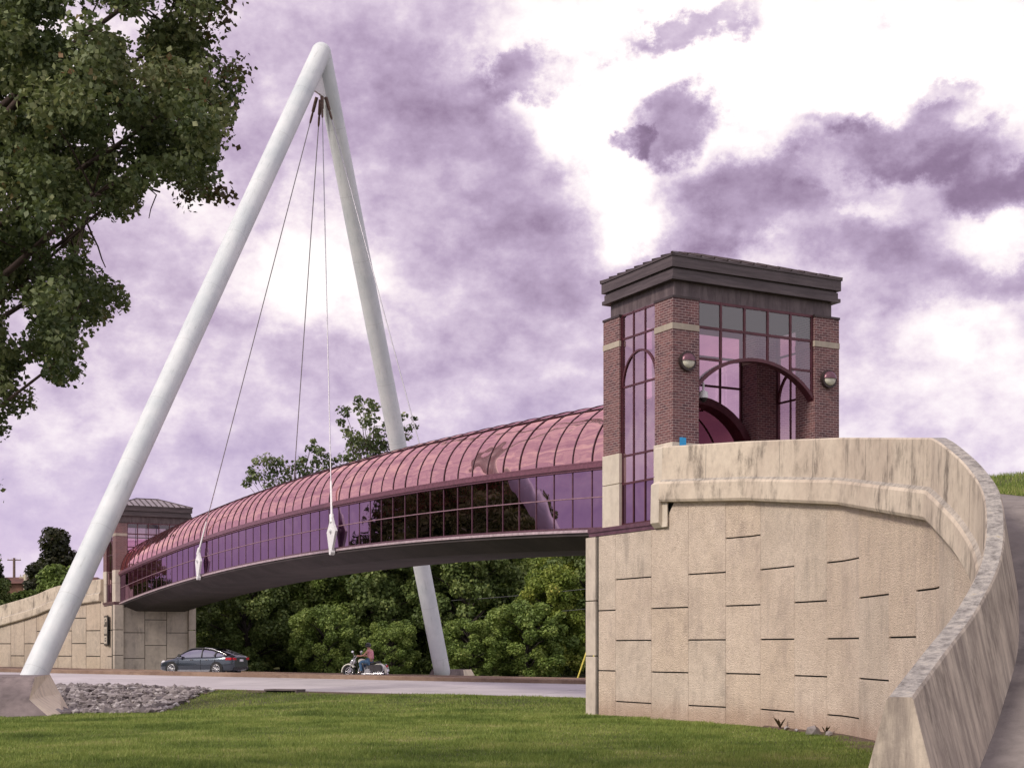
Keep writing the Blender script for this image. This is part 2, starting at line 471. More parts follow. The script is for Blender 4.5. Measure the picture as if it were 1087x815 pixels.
# median kerb
b = MB(); prof = [(9.35, -.05), (9.35, .16), (9.42, .19), (10.4, .19), (10.46, .16), (10.46, -.05)]
frs = []; ul = []
for i in range(111):
    s = -70+2*i
    def fr(pt, s=s):
        q = R0+RD*s+RN*pt[0]; return (q.x, q.y, z_edge(s)+.244+pt[1])
    frs.append(fr); ul.append(s)
b.sweep(frs, prof, ulen=ul); tag(b.build('median_kerb', 'kerb_concrete'), kind='structure')
b = MB(); prof = [(20.2, -.05), (20.2, .13), (20.4, .15), (20.5, .15), (20.5, -.05)]
frs = []
for i in range(111):
    s = -70+2*i
    def fr(pt, s=s):
        q = R0+RD*s+RN*pt[0]; return (q.x, q.y, road_z(s, 20.2)+pt[1])
    frs.append(fr)
b.sweep(frs, prof, ulen=ul); tag(b.build('kerb', 'kerb_concrete'), kind='structure')
# dirt shoulder at near road edge
b = MB(); rows = []
for i in range(181):
    s = -30+.45*i; r = []
    w = .55+.35*math.sin(s*.9)+.3*math.sin(s*2.3+1)+.4*random.random()+1.2*math.exp(-((s-9)/4)**2)
    for k, p in enumerate((.05, -.3, -w)):
        q = R0+RD*s+RN*p; r.append((q.x, q.y, gz(q.x, q.y)+(.035 if k < 2 else .015)))
    rows.append(r)
b.grid(rows); tag(b.build('dirt_shoulder', 'soil', smooth=True), kind='structure')

# ------------------------------------------------------------------ tower frame of reference
D1 = Vector((-.475, .88)); D1.normalize(); D2 = Vector((D1.y, -D1.x))
ANG = math.atan2(D2.y, D2.x)
C0 = Vector((4.18, 38.0))
def W(s, t, z=0.0):
    q = C0+D2*s+D1*t; return Vector((q.x, q.y, z))

TW, TD = 5.6, 3.4
def arch_pts(xc, zs, rx, rz, n=24):
    return [(xc-rx*math.cos(math.pi*k/n), zs+rz*math.sin(math.pi*k/n)) for k in range(n+1)]

def arch_ring(b, P, w, d0, d1, pts, mi=0):
    """P(a,d,z)->local point; ring of width w outside pts, between depths d0,d1"""
    n = len(pts); outr = []
    for k, (a, z) in enumerate(pts):
        a0, z0 = pts[max(k-1, 0)]; a1, z1 = pts[min(k+1, n-1)]
        tx, tz = a1-a0, z1-z0; l = math.hypot(tx, tz)
        outr.append((a-tz/l*w, z+tx/l*w))
    for (i, o) in ((d0, 0),):
        pass
    rows = [[P(pi[0], d0, pi[1]), P(po[0], d0, po[1]), P(po[0], d1, po[1]), P(pi[0], d1, pi[1])] for pi, po in zip(pts, outr)]
    for j in range(4):
        b.grid([[r[j], r[(j+1) % 4]] for r in rows], mi=mi)
    b.face([rows[0][j] for j in range(4)], mi=mi); b.face([rows[-1][j] for j in (3, 2, 1, 0)], mi=mi)

def face_frame(kind):
    """map face coordinate (a along face, d depth inward, z) to tower local"""
    if kind == 'front': return lambda a, d, z: (a, d, z)
    if kind == 'back': return lambda a, d, z: (a, TD-d, z)
    if kind == 'left': return lambda a, d, z: (d, a, z)
    if kind == 'right': return lambda a, d, z: (TW-d, a, z)
def fbox(b, P, a0, a1, d0, d1, z0, z1, mi=0):
    p, q = P(a0, d0, z0), P(a1, d1, z1)
    b.box(min(p[0], q[0]), max(p[0], q[0]), min(p[1], q[1]), max(p[1], q[1]), z0, z1, mi)

def glaze_above_arch(b, P, a0, a1, d, ztop, pts):
    """glass sheet between arch curve pts (spanning a0..a1) and ztop"""
    rows = [[P(a, d, z), P(a, d, ztop)] for a, z in pts]
    b.grid(rows)

def make_tower(name, label, loc, zf, dz, ramp_face, bridge_face, base_bottom=4.9, zbtop=6.85, dark_roof=True):
    root = empty(name, (loc[0], loc[1], 0), ANG, label, 'tower')
    pw = .83
    z_st = 7.05+zf; z_top = 10.87+dz
    piers = [(0, pw, 0, pw), (TW-pw-.03, TW, 0, pw), (0, pw, TD-pw, TD), (TW-pw-.03, TW, TD-pw, TD)]
    for (x0, x1, y0, y1) in piers:
        b = MB(); b.box(x0, x1, y0, y1, z_st, 10.0+dz)
        b.box(x0, x1, y0, y1, 10.16+dz, z_top-.06)
        pier = b.build('pier', 'brick', root)
        b = MB(); b.box(x0-.012, x1+.012, y0-.012, y1+.012, 10.0+dz, 10.16+dz); b.build('stone_band', 'band_stone', pier)
        b = MB(); j = (zf+6.22)
        b.box(x0-.02, x1+.02, y0-.02, y1+.02, base_bottom+zf, j-.012); b.box(x0-.02, x1+.02, y0-.02, y1+.02, j+.012, z_st)
        b.box(x0+.03, x1-.03, y0+.03, y1-.03, j-.012, j+.012)
        b.build('stone_base', 'base_stone', pier)
        b = MB(); b.box(x0-.02, x1+.02, y0-.02, y1+.02, z_top-.06, z_top); b.build('cap', 'dark_metal', pier)
    # cornice
    b = MB(); o = .15
    b.box(o, TW-o, o, TD-o, z_top, z_top+.42)
    b.build('fascia', 'cornice_metal', root)
    b = MB(); zc = z_top+.42
    b.box(-.03, TW+.03, -.03, TD+.03, zc, zc+.10); b.box(.02, TW-.02, .02, TD-.02, zc+.10, zc+.27)
    b.box(.05, TW-.05, .05, TD-.05, zc+.27, zc+.32)
    b.box(-.04, TW+.04, -.04, TD+.04, zc+.32, zc+.60)
    b.box(-.07, TW+.07, -.07, TD+.07, zc+.60, zc+.66)
    b.build('cornice', 'cornice_band', root)
    # hip roof + seams
    zr = zc+.66; pk = .62; b = MB()
    A, B_, C_, D_ = (-.07, -.07, zr), (TW+.07, -.07, zr), (TW+.07, TD+.07, zr), (-.07, TD+.07, zr)
    r1, r2 = (TD/2+.3, TD/2, zr+pk), (TW-TD/2-.3, TD/2, zr+pk)
    b.face([A, B_, r2, r1]); b.face([B_, C_, r2]); b.face([C_, D_, r1, r2]); b.face([D_, A, r1])
    roof = b.build('roof', 'roof_metal' if not dark_roof else 'roof_metal_dark', root)
    b = MB()
    for k in range(1, 13):
        x = k*TW/13; h = min(1, (x)/(TD/2+.3), (TW-x)/(TD/2+.3))
        for (ye, yr) in ((-.07, TD/2), (TD+.07, TD/2)):
            p0 = Vector((x, ye, zr+.02)); p1 = Vector((x, ye+(yr-ye)*h, zr+pk*h+.02)); b.tube([p0, p1], .03, 5)
    for k in range(1, 8):
        y = k*TD/8; h = min(y, TD-y)/(TD/2)
        for (xe, xr) in ((-.07, TD/2+.3), (TW+.07, TW-TD/2-.3)):
            b.tube([(xe, y, zr+.02), (xe+(xr-xe)*h, y, zr+pk*h+.02)], .03, 5)
    for a, c in ((A, r1), (D_, r1), (B_, r2), (C_, r2), (r1, r2)): b.tube([a, c], .04, 5)
    b.build('roof_seam', 'dark_metal', roof)
    # floor slab + ledge + ceiling
    b = MB(); b.box(.4, TW-.4, .4, TD-.4, 5.1+zf, 5.75+zf); b.build('floor', 'smooth_concrete', root)
    b = MB(); b.box(-.1, TW+.05, -.02, TD+.62, 4.96+zf-.13, 4.96+zf-.02); b.box(-.14, TW+.05, -.02, TD+.62, 4.96+zf-.02, 5.04+zf)
    b.build('ledge', 'mullion', root)
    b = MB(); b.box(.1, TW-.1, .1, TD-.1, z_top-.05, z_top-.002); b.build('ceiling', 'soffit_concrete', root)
    # side faces: window with narrow arch tracery
    for kd in ('left', 'right'):
        P = face_frame(kd); a0, a1 = pw+.02, TD-pw-.02; w = a1-a0
        fr = MB(); zb = 5.04+zf; zt = z_top
        bars_v = [a0+w*k/3 for k in range(4)]
        for a in bars_v: fbox(fr, P, a-.020, a+.020, .07, .12, zb, zt)
        fbox(fr, P, a0-.02, a0-.002, .05, .15, zb, zt); fbox(fr, P, a1+.002, a1+.02, .05, .15, zb, zt)
        for z in (zb+.04, 6.2+zf, 6.96+zf, 8.85+dz, 10.18+dz, zt-.04):
            fbox(fr, P, a0+.023, a1-.023, .075, .115, z-.028, z+.028)
        arch_ring(fr, P, .055, .06, .13, arch_pts((a0+a1)/2, 8.85+dz, w/2-.06, w/2+.02, 20))
        wn = fr.build('window_frame', 'maroon_frame', root)
        g = MB(); g.face([P(a0, .095, 6.2+zf), P(a1, .095, 6.2+zf), P(a1, .095, zt), P(a0, .095, zt)]); g.build('window_glass', 'tower_glass_purple', wn)
        g = MB(); g.face([P(a0, .095, zb), P(a1, .095, zb), P(a1, .095, 6.2+zf), P(a0, .095, 6.2+zf)]); g.build('window_glass', 'side_glass', wn)
    # front / back
    for kd, style in ((ramp_face, 'ramp'), (bridge_face, 'bridge')):
        P = face_frame(kd); a0, a1 = pw, TW-pw-.03; w = a1-a0; ac = (a0+a1)/2; zt = z_top
        fr = MB()
        zg1, zg2 = 10.15+dz, 9.32+dz
        if style == 'ramp':
            pts = [(ac+(w/2)*math.sin(th)/math.sin(1.0), 8.5+dz+.9*(math.cos(th)-math.cos(1.0))/(1-math.cos(1.0))) for th in np.linspace(-1.0, 1.0, 25)]
        else:
            pts = [(ac-w/2*math.cos(math.pi*k/24), zbtop+zf+.1+1.75*math.sin(math.pi*k/24)) for k in range(25)]
        def zarch(a):
            for (p, q) in zip(pts, pts[1:]):
                if p[0] <= a <= q[0]: return p[1]+(q[1]-p[1])*(a-p[0])/(q[0]-p[0]+1e-9)
            return pts[0][1]
        for k in range(6):
            a = a0+w*k/5
            aa = min(max(a, a0+.04), a1-.04)
            fbox(fr, P, aa-.028, aa+.028, .07, .13, zarch(aa)+.02, zt)
        for z in (zt-.04, zg1): fbox(fr, P, a0+.036, a1-.036, .075, .125, z-.035, z+.035)
        if style == 'ramp':
            for k in (0, 4):
                x0, x1 = a0+w*k/5, a0+w*(k+1)/5
                fbox(fr, P, x0+.036, x1-.036, .075, .125, zg2-.03, zg2+.03)
            arch_ring(fr, P, .09, .05, .30, pts)
        else:
            fbox(fr, P, a0+.036, a1-.036, .075, .125, zg2-.03, zg2+.03)
            arch_ring(fr, P, .22, .05, .55, pts)
            for aa in (a0, a1): fbox(fr, P, aa-.1, aa+.1, .1, .5, 5.75+zf, pts[0][1])
        wn = fr.build('window_frame', 'maroon_frame', root)
        g = MB(); g.grid([[P(a, .10, z+.02), P(a, .10, zg1)] for a, z in pts]); g.build('window_glass', 'tower_glass', wn)
        g = MB(); g.face([P(a0, .10, zg1), P(a1, .10, zg1), P(a1, .10, zt), P(a0, .10, zt)]); g.build('window_glass', 'frosted_glass' if style == 'ramp' else 'tower_glass', wn)
    return root

near_tower = make_tower('entrance_tower', 'near brick tower with brown metal cornice, big red arch and glazed walls',
                        (C0.x, C0.y), 0, 0, 'front', 'back')
L = 58.0
FARC = C0+D1*(TD+L)
far_tower = make_tower('entrance_tower', 'small distant brick tower with pale ribbed hip roof behind the big left leg',
                       (FARC.x, FARC.y), -.45, -1.25, 'back', 'front', dark_roof=False)
far_tower.scale = (.87, 1, 1)

# bulkhead lamps
def bulkhead(s, z, label):
    e = empty('wall_lamp', W(s, -.02, z), ANG, label, 'wall lamp', 'round bulkhead lamps on the near tower')
    b = MB(); n = 24
    b.tube([(0, 0, 0), (0, -.10, 0)], .25, n); b.build('backplate', 'dark_metal', e, True)
    # glass dome lower, visor upper
    def dome(r, d, a0, a1, off):
        bb = MB(); rows = []
        for i in range(7):
            f = i/6*math.pi/2
            rows.append([(r*math.cos(f)*math.cos(a0+(a1-a0)*k/16), -off-d*math.sin(f), r*math.cos(f)*math.sin(a0+(a1-a0)*k/16)) for k in range(17)])
        bb.grid(rows); return bb
    dome(.19, .10, 0, 2*math.pi, .10).build('lens', 'lamp_glass', e, True)
    dome(.215, .13, 0, math.pi, .10).build('visor', 'mullion', e, True)
    return e
bulkhead(.42, 9.17, 'round bulkhead lamp with half hood on the corner brick pier')
bulkhead(5.17, 9.12, 'round bulkhead lamp with half hood on the right-hand brick pier, right of the red arch')
# dome camera
e = empty('security_camera', W(1.28, .42, 8.35), ANG, 'small white dome security camera hanging beside the red arch in the near tower', 'camera')
b = MB(); b.tube([(0, 0, .42), (0, 0, .2)], .03, 8); b.tube([(0, 0, .2), (0, 0, .16), (0, 0, .0)], [.06, .12, .13], 16); b.build('housing', 'white_paint', e, True)
b = MB(); b.tube([(0, 0, 0), (0, 0, -.06), (0, 0, -.11)], [.11, .09, .03], 16); b.build('dome', 'black_part', e, True)
b = MB(); b.box(-.1, .1, -.012, 0, -.1, .13)
o = b.build('notice_sheet', 'blue_sheet'); o.location = W(.3, -.03, 7.05); o.rotation_euler = (0, 0, ANG)
tag(o, 'small plain bright blue square sheet on the brick corner just above the parapet', 'sign')

# ------------------------------------------------------------------ glazed bridge
def zb(t): return 5.70-.00112*(t-25)**2
BS0, BS1 = .3, 4.8; BC = 2.55; HW = 2.25
bridge = empty('glass_footbridge', W(0, TD, 0), ANG, 'long arched footbridge enclosed in pink reflective glass with a barrel roof, crossing the road', 'footbridge')
NB = 53
ts = [L*k/NB for k in range(NB+1)]
b = MB(); prof = [(BS0-.03, -.14), (BS0-.03, .0), (BS1+.03, .0), (BS1+.03, -.14), (BS1-.5, -.52), (BS0+.9, -.52)]
frs = [(lambda pt, t=t: (pt[0], t, zb(t)+pt[1])) for t in ts]
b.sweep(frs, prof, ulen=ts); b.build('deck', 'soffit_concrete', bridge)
for sx_, nm in ((BS0-.09, 'n'), (BS1+.03, 'f')):
    b = MB(); prof = [(sx_, -.05), (sx_, .03), (sx_+.06, .03), (sx_+.06, -.05)]
    b.sweep(frs, prof, ulen=ts); b.build('edge_beam', 'edge_trim', bridge)
b = MB(); prof = [(BS0+.1, .72), (BS0+.1, .78), (BS1-.1, .78), (BS1-.1, .72)]
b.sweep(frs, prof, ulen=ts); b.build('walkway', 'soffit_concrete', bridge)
for side in (-1, 1):
    s = BC+side*HW
    g = MB(); g.grid([[(s, t, zb(t)+.05), (s, t, zb(t)+1.76)] for t in ts]); g.build('side_glass', 'side_glass', bridge)
    fr = MB()
    o0, o1 = (s-.018, s+.01) if side < 0 else (s-.01, s+.018)
    for t in ts:
        fr.box(o0, o1, t-.02, t+.02, zb(t)+.04, zb(t)+1.76)
    for h, w in ((.07, .03),):
        if w:
            fr.sweep(frs, [(o0-.015*(side < 0), h-w), (o0-.015*(side < 0), h+w), (o1+.015*(side > 0), h+w), (o1+.015*(side > 0), h-w)])
    fr.build('side_mullion', 'mullion', bridge)
    rl = MB(); rl.sweep(frs, [(o0-.02*(side < 0), .945), (o0-.02*(side < 0), .975), (o1+.02*(side > 0), .975), (o1+.02*(side > 0), .945)]); rl.build('side_rail', 'rail_trim', bridge)
    b = MB(); q0, q1 = (s-.13, s+.05) if side < 0 else (s-.05, s+.13)
    b.sweep(frs, [(q0, 1.80), (q0, 1.93), (q1, 1.93), (q1, 1.80)]); b.sweep(frs, [(q0+.05, 1.74), (q0+.05, 1.80), (q1-.05, 1.80), (q1-.05, 1.74)])
    b.sweep(frs, [(q0+.03, 1.94), (q0+.03, 1.985), (q1-.03, 1.985), (q1-.03, 1.94)])
    b.build('gutter', 'gutter', bridge)
NA = 28
def arc(t, k, n=NA, off=0.0):
    th = math.pi*k/n
    return (BC-(HW+off)*math.cos(th), t, zb(t)+1.95+(2.06+off)*math.sin(th))
g = MB()
for i in range(NB):
    e1, e2 = random.uniform(-.004, .004), random.uniform(-.004, .004)
    g.grid([[arc(ts[i], k, off=e1) for k in range(NA+1)], [arc(ts[i+1], k, off=e2) for k in range(NA+1)]])
g.build('roof_glass', 'tube_glass', bridge, True)
for i, t in enumerate(ts):
    b = MB(); rows = []
    for k in range(NA+1):
        rows.append([arc(t-.02, k, off=-.02), arc(t-.02, k, off=.022), arc(t+.02, k, off=.022), arc(t+.02, k, off=-.02)])
    b.grid(rows, True)
    b.build('rib', 'rib_metal', bridge)
b = MB()
for k in (9, 19):
    rows = [[arc(t, k, off=.03), arc(t, k+.12, off=.03), arc(t, k+.12, off=-.02), arc(t, k, off=-.02)] for t in ts]
    b.grid(rows, True)
for k in (14,):
    rows = [[arc(t, k-.08, off=.05), arc(t, k+.08, off=.05), arc(t, k+.08, off=-.02), arc(t, k-.08, off=-.02)] for t in ts]
    b.grid(rows, True)
b.build('purlin', 'rib_metal', bridge)
# anchor plates
TA = (21.0, 40.0)
CAB = []
for t in TA:
    for side in (-1, 1):
        s = BC+side*(HW+.22); z0 = zb(t)
        pr = [(.05, -.12), (.2, -.05), (.46, .72), (.2, 1.05), (.08, 1.3), (-.08, 1.3), (-.22, 1.05), (-.50, .74), (-.1, .0)]
        b = MB()
        f0 = [(s-.05, t+a, z0+z) for a, z in pr]; f1 = [(s+.05, t+a, z0+z) for a, z in pr]
        n = len(pr)
        b.face(f0 if side > 0 else f0); b.face(list(reversed(f1)))
        for k in range(n): b.face([f0[k], f0[(k+1) % n], f1[(k+1) % n], f1[k]])
        b.tube([(s-.14, t, z0+.78), (s+.14, t, z0+.78)], .09, 12)
        b.tube([(s-.09, t, z0-.1), (s+.09, t, z0-.1)], .12, 8)
        b.build('anchor_plate', 'white_paint', bridge)
        q = W(s, TD+t, z0+1.2); CAB.append(q)

# ------------------------------------------------------------------ pylon
APX = at(341, 56, 67)
LB = Vector(((20-CX)/F*50, 50, -.4)); RB = Vector(((471.5-CX)/F*80, 80, -.2))
pyl = empty('white_pylon', (APX.x, APX.y, 0), 0, 'tall white A-shaped pylon of two leaning steel tubes straddling the road and bridge', 'pylon')
off = Vector((-APX.x, -APX.y, 0))
def leg(B, name):
    b = MB(); pts = [B+(APX-B)*k/30+off for k in range(31)]
    b.tube(pts, .445, 32); return b.build(name, 'pylon_paint', pyl, True)
leg(LB, 'leg'); leg(RB, 'leg')
# rounded apex joint: sphere
b = MB(); rows = []
for i in range(17):
    f = math.pi*i/16
    rows.append([(.452*math.sin(f)*math.cos(2*math.pi*k/32), .452*math.sin(f)*math.sin(2*math.pi*k/32), .452*math.cos(f)) for k in range(32)])
b.grid(rows, True); o = b.build('apex_joint', 'pylon_paint', pyl, True); o.location = APX+off
# gusset plate between legs under the apex
dl = (LB-APX).normalized(); dr = (RB-APX).normalized()
b = MB(); nrm = dl.cross(dr).normalized()*.06
tri = [APX+dl*.8, APX+dl*2.3, APX+(dl*2.0+dr*2.0)/2+Vector((0, 0, -.2)), APX+dr*2.3, APX+dr*.8]
tri = [p+off for p in tri]
b.face([p-nrm for p in tri]); b.face([p+nrm for p in reversed(tri)])
for k in range(5): b.face([tri[k]-nrm, tri[(k+1) % 5]-nrm, tri[(k+1) % 5]+nrm, tri[k]+nrm])
b.build('gusset_plate', 'white_paint', pyl)
HANG = APX+Vector((0, 0, -1.95))
names = ['thin stay cable dropping straight to the right-hand white plate of the bridge',
         'rightmost thin stay cable, ending behind the glass roof right of the poplar',
         'leftmost thin stay cable, slanting to the left-hand white plate of the bridge',
         'thin stay cable going down behind the glass roof, second from the left']
for q, nm, off2 in zip(CAB, names, ((.05, .0), (.3, .1), (-.3, 0), (-.12, .3))):
    top = HANG+Vector((off2[0]*.6, off2[1], 0))
    e = empty('stay_cable', q, 0, nm, 'cable', 'stay cables of the pylon')
    T = top-q; d = T.normalized(); LL = T.length
    b = MB(); b.tube([d*1.6, d*(LL-1.2)], .024, 8); b.build('strand', 'cable_steel', e, True)
    b = MB(); b.tube([d*-.1, d*.25, d*.3, d*1.7, d*1.8], [.1, .1, .05, .045, .03], 10); b.build('socket', 'white_paint', e, True)
    b = MB(); b.tube([d*(LL-1.3), d*(LL-1.2), d*(LL-.9), d*(LL-.8), d*(LL-.75), d*(LL-.1)], [.03, .05, .055, .04, .075, .08], 10); b.build('socket', 'rust_socket', e, True)
# near footing
def footing(cx, cy, rz, label, zbot, ztop, zmid, hb, hm, ht):
    e = empty('pylon_footing', (cx, cy, 0), rz, label, 'concrete block', 'concrete blocks carrying the pylon legs')
    b = MB()
    def ring(h, z, k=1.0): return [(-h*k, -h, z), (h*k, -h, z), (h*k, h, z), (-h*k, h, z)]
    r0, r1, r2 = ring(hb, zbot, 1.5), ring(hm, zmid, 1.5), ring(ht, ztop, 1.7)
    for a, c in ((r0, r1), (r1, r2)):
        for k in range(4):
            k2 = (k+1) % 4
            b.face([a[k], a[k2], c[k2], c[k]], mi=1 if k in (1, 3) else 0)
    b.face(r2)
    b.build('block', ['footing_concrete', 'footing_lit_side'], e); return e
e = empty('pylon_footing', (-17.6, 49, 0), 0, 'low weathered concrete block with sloping sides at the foot of the big left leg', 'concrete block', 'concrete blocks carrying the pylon legs')
b = MB()
RGS = [[(-23, 44.4, -.75), (-13.7, 44.4, -.75), (-15.5, 51.6, -.75), (-23, 52.6, -.75)],
       [(-22.5, 45.5, .085), (-15.05, 45.5, .085), (-15.9, 51.4, .085), (-22.5, 52.2, .085)],
       [(-21.5, 47.0, .76), (-15.35, 47.0, .76), (-16.2, 51.2, .76), (-21.5, 51.6, .76)]]
RGS = [[(x+17.6, y-49, z) for x, y, z in r] for r in RGS]
for a, c in zip(RGS, RGS[1:]):
    for k in range(4):
        b.face([a[k], a[(k+1) % 4], c[(k+1) % 4], c[k]], mi=1 if k == 1 else 0)  # right-hand face takes the paler copy, painted as if lit
b.face(RGS[2]); b.build('block', ['footing_concrete', 'footing_lit_side'], e)
footing(RB.x+.4, 80.3, R(-22), 'small distant concrete block behind the kerb at the foot of the far leg', -.4, .5, .2, .75, .7, .55)

# ------------------------------------------------------------------ retaining walls
def catmull(P, step=.25):
    P = [Vector(p) for p in P]; Q = [P[0]*2-P[1]]+P+[P[-1]*2-P[-2]]; out = []
    for i in range(1, len(Q)-2):
        n = max(2, int((Q[i+1]-Q[i]).length/step))
        for k in range(n):
            t = k/n; a, b_, c, d = Q[i-1], Q[i], Q[i+1], Q[i+2]
            out.append(.5*((2*b_)+(c-a)*t+(2*a-5*b_+4*c-d)*t*t+(3*b_-a-3*c+d)*t**3))
    out.append(P[-1]); return out
class Path:
    def __init__(s, pts):
        s.p = pts; s.u = [0]
        for a, b_ in zip(pts, pts[1:]): s.u.append(s.u[-1]+math.hypot(b_.x-a.x, b_.y-a.y))
        s.L = s.u[-1]
    def at(s, u):
        u = min(max(u, 0), s.L)
        i = int(np.searchsorted(s.u, u))-1; i = min(max(i, 0), len(s.p)-2)
        f = (u-s.u[i])/(s.u[i+1]-s.u[i]+1e-9)
        return s.p[i].lerp(s.p[i+1], f)
    def nrm(s, u):
        a, b_ = s.at(u-.15), s.at(u+.15); t = Vector((b_.x-a.x, b_.y-a.y)); t.normalize()
        return Vector((t.y, -t.x))    # right-hand side of travel
def u_where_px(path, px):
    best = None
    for k in range(int(path.L/.02)):
        p = path.at(k*.02); v = CX+F*p.x/p.y
        if v >= px: return k*.02
    return path.L

A0 = W(-.14, 3.52); A1 = W(-.14, 1.6); A2 = W(-.14, .2)
near_pts = [(4.9, 36.85, 6.83), (5.86, 35.4, 6.70), (6.74, 33.2, 6.46), (7.3, 31.0, 6.16), (7.44, 29, 5.87), (7.40, 27.2, 5.62), (7.26, 25.5, 5.37),
            (7.16, 23.9, 5.0), (7.04, 22.3, 4.45), (6.78, 20.7, 3.82), (6.15, 18.8, 2.90), (5.37, 17.3, 2.18), (4.55, 15.8, 1.67), (3.74, 14.2, 1.22)]
facets = [Vector((A0.x, A0.y, 6.98)), Vector((A1.x, A1.y, 6.97)), Vector((A2.x, A2.y, 6.93)), Vector((5.86, 35.4, 6.70)), Vector((7.2, 31.4, 6.21)), Vector((7.42, 25.5, 5.36))]
wall_curve = []
for a_, b__ in zip(facets, facets[1:]):
    n_ = max(2, int((b__-a_).length/.25)); wall_curve += [a_.lerp(b__, k_/n_) for k_ in range(n_)]
wall_curve += catmull([facets[-1]]+near_pts[7:])
NP = Path(wall_curve)
uC = (A2-A0).length     # path length where tower corner is
# lawn side is to the right of travel (towards -x at the curve)?  travel goes toward the camera, right-hand = -x side
wall = empty('retaining_wall', (A2.x, A2.y, 0), 0, 'big curved pale concrete panel wall with stained parapet, right of the lawn', 'retaining wall')
wo = Vector((-A2.x, -A2.y))
def WP(path, u, d, z):      # d>0 to lawn side
    p = path.at(u); n = path.nrm(u)
    return (p.x+n.x*d+wo.x, p.y+n.y*d+wo.y, z)
def panel_wall(path, joints, ztop_fn, zbot_fn, H, z0, root, flip=0, mat='panel_concrete', jh=.018, jv=.005, wpfn=None, off_cols=None):
    b = MB(); wpf = wpfn or WP
    for c, (ua, ub) in enumerate(zip(joints, joints[1:])):
        base = z0+(0 if (c+flip) % 2 == 0 else H/2)
        k = math.floor((zbot_fn(ua)-base)/H)
        while True:
            za = base+k*H; zt = za+H
            tm = max(ztop_fn(ua), ztop_fn(ub))
            last = zt > min(ztop_fn(ua), ztop_fn(ub))-.75
            if last: zt = za+3*H
            if za > tm: break
            zlo = max(za+jh, min(zbot_fn(ua), zbot_fn(ub))-.3)
            if zt-jh > zlo:
                n = 3
                us = [ua+jv+(ub-ua-2*jv)*i/n for i in range(n+1)]
                tops = [min(zt-jh, ztop_fn(u)) for u in us]
                if max(tops) > zlo:
                    tops = [max(t_, zlo+.01) for t_ in tops]
                    fr_ = [[wpf(path, u, .03, zlo), wpf(path, u, .03, t_)] for u, t_ in zip(us, tops)]
                    bk = [[wpf(path, u, -.03, zlo), wpf(path, u, -.03, t_)] for u, t_ in zip(us, tops)]
                    uvs = [[(u, zlo), (u, t_)] for u, t_ in zip(us, tops)]
                    b.grid(fr_, False, uvs, mi=random.choice((0, 0, 1, 2)))
                    b.grid([[f[1], g_[1]] for f, g_ in zip(fr_, bk)]); b.grid([[f[0], g_[0]] for f, g_ in zip(fr_, bk)])
                    b.face([fr_[0][0], fr_[0][1], bk[0][1], bk[0][0]]); b.face([fr_[-1][0], fr_[-1][1], bk[-1][1], bk[-1][0]])
            k += 1
            if last: break
    return b.build('panel', [mat, mat+'_warm', mat+'_grey'], root)
px_j = [636, 654, 692, 731, 771, 808, 844, 879, 913, 945, 974, 999]
joints = [u_where_px(NP, p) for p in px_j]
w_last = 1.5
while joints[-1]+w_last < NP.L-.5: joints.append(joints[-1]+w_last)
joints.append(NP.L-.05)
def ztop_near(u):
    if u < uC-.02: return 4.8
    return NP.at(u).z-1.40
def zbot_near(u):
    p = NP.at(u); return gz(p.x, p.y)
panel_wall(NP, joints, ztop_near, zbot_near, 1.67, 1.06+1.67*0, wall, flip=0)
# check parity: column 692-731 (index 2) has joints at 4.42/2.75/1.06
# backing core
b = MB(); us = [NP.L*k/150 for k in range(151)]
b.grid([[WP(NP, u, -.012, -.8), WP(NP, u, -.012, ztop_near(u)+(.03 if u > uC else 0))] for u in us])
b.build('core', 'dark_void', wall)
# pilaster at the bridge end + return face + faces under the bridge
b = MB(); e0 = W(-.19, 3.5); 
def wl(s, t, z): q = W(s, t, z); return (q.x+wo.x, q.y+wo.y, z)
def wbox(b, s0, s1, t0, t1, z0, z1, mi=0):
    p = [wl(s0, t0, z0), wl(s1, t0, z0), wl(s1, t1, z0), wl(s0, t1, z0), wl(s0, t0, z1), wl(s1, t0, z1), wl(s1, t1, z1), wl(s0, t1, z1)]
    for q in ((0, 3, 2, 1), (4, 5, 6, 7), (0, 1, 5, 4), (1, 2, 6, 5), (2, 3, 7, 6), (3, 0, 4, 7)):
        k = [p[i] for i in q]
        b.face(k)
for z0, z1 in ((-.6, 1.45), (1.48, 3.0), (3.03, 4.80)):
    wbox(b, -.2, .5, 3.5, 4.02, z0, z1); wbox(b, TW-.5, TW+.1, 3.5, 4.02, z0, z1)
b.build('pilaster', 'smooth_concrete', wall)
b = MB(); wbox(b, .5, TW-.5, 3.7, 3.95, -.6, 4.80); b.build('abutment_face', 'smooth_concrete', wall)
b = MB(); wbox(b, .1, TW, .1, 3.6, -.6, 4.80); b.build('abutment_core', 'smooth_concrete', wall)
# parapet sweep with stepped lower beam
us = [uC+.05+(NP.L-uC-.05)*k/130 for k in range(131)]
def prof_frames(path, us, wpf):
    fr = []
    for u in us:
        def f(pt, u=u):
            Y = path.at(u).y
            fl_ = (1-sstep(14.6, 20, Y)) if Y < 40 else 0
            d = pt[0]+(.24*max(0, -pt[1])*fl_*(1 if pt[0] > 0 else -.38))
            return wpf(path, u, d, path.at(u).z+pt[1])
        fr.append(f)
    return fr
pp = [(.07, 0), (.09, -.03), (.11, -.86), (.17, -.92), (.20, -.98), (.22, -1.38), (.19, -1.44), (-.02, -1.46), (-.02, -2.3), (-.42, -2.3), (-.38, -1.4), (-.20, -.3), (-.16, -.03), (-.14, 0)]
b = MB(); b.sweep(prof_frames(NP, us, WP), pp, ulen=us)
par = b.build('parapet', 'parapet_concrete', wall)
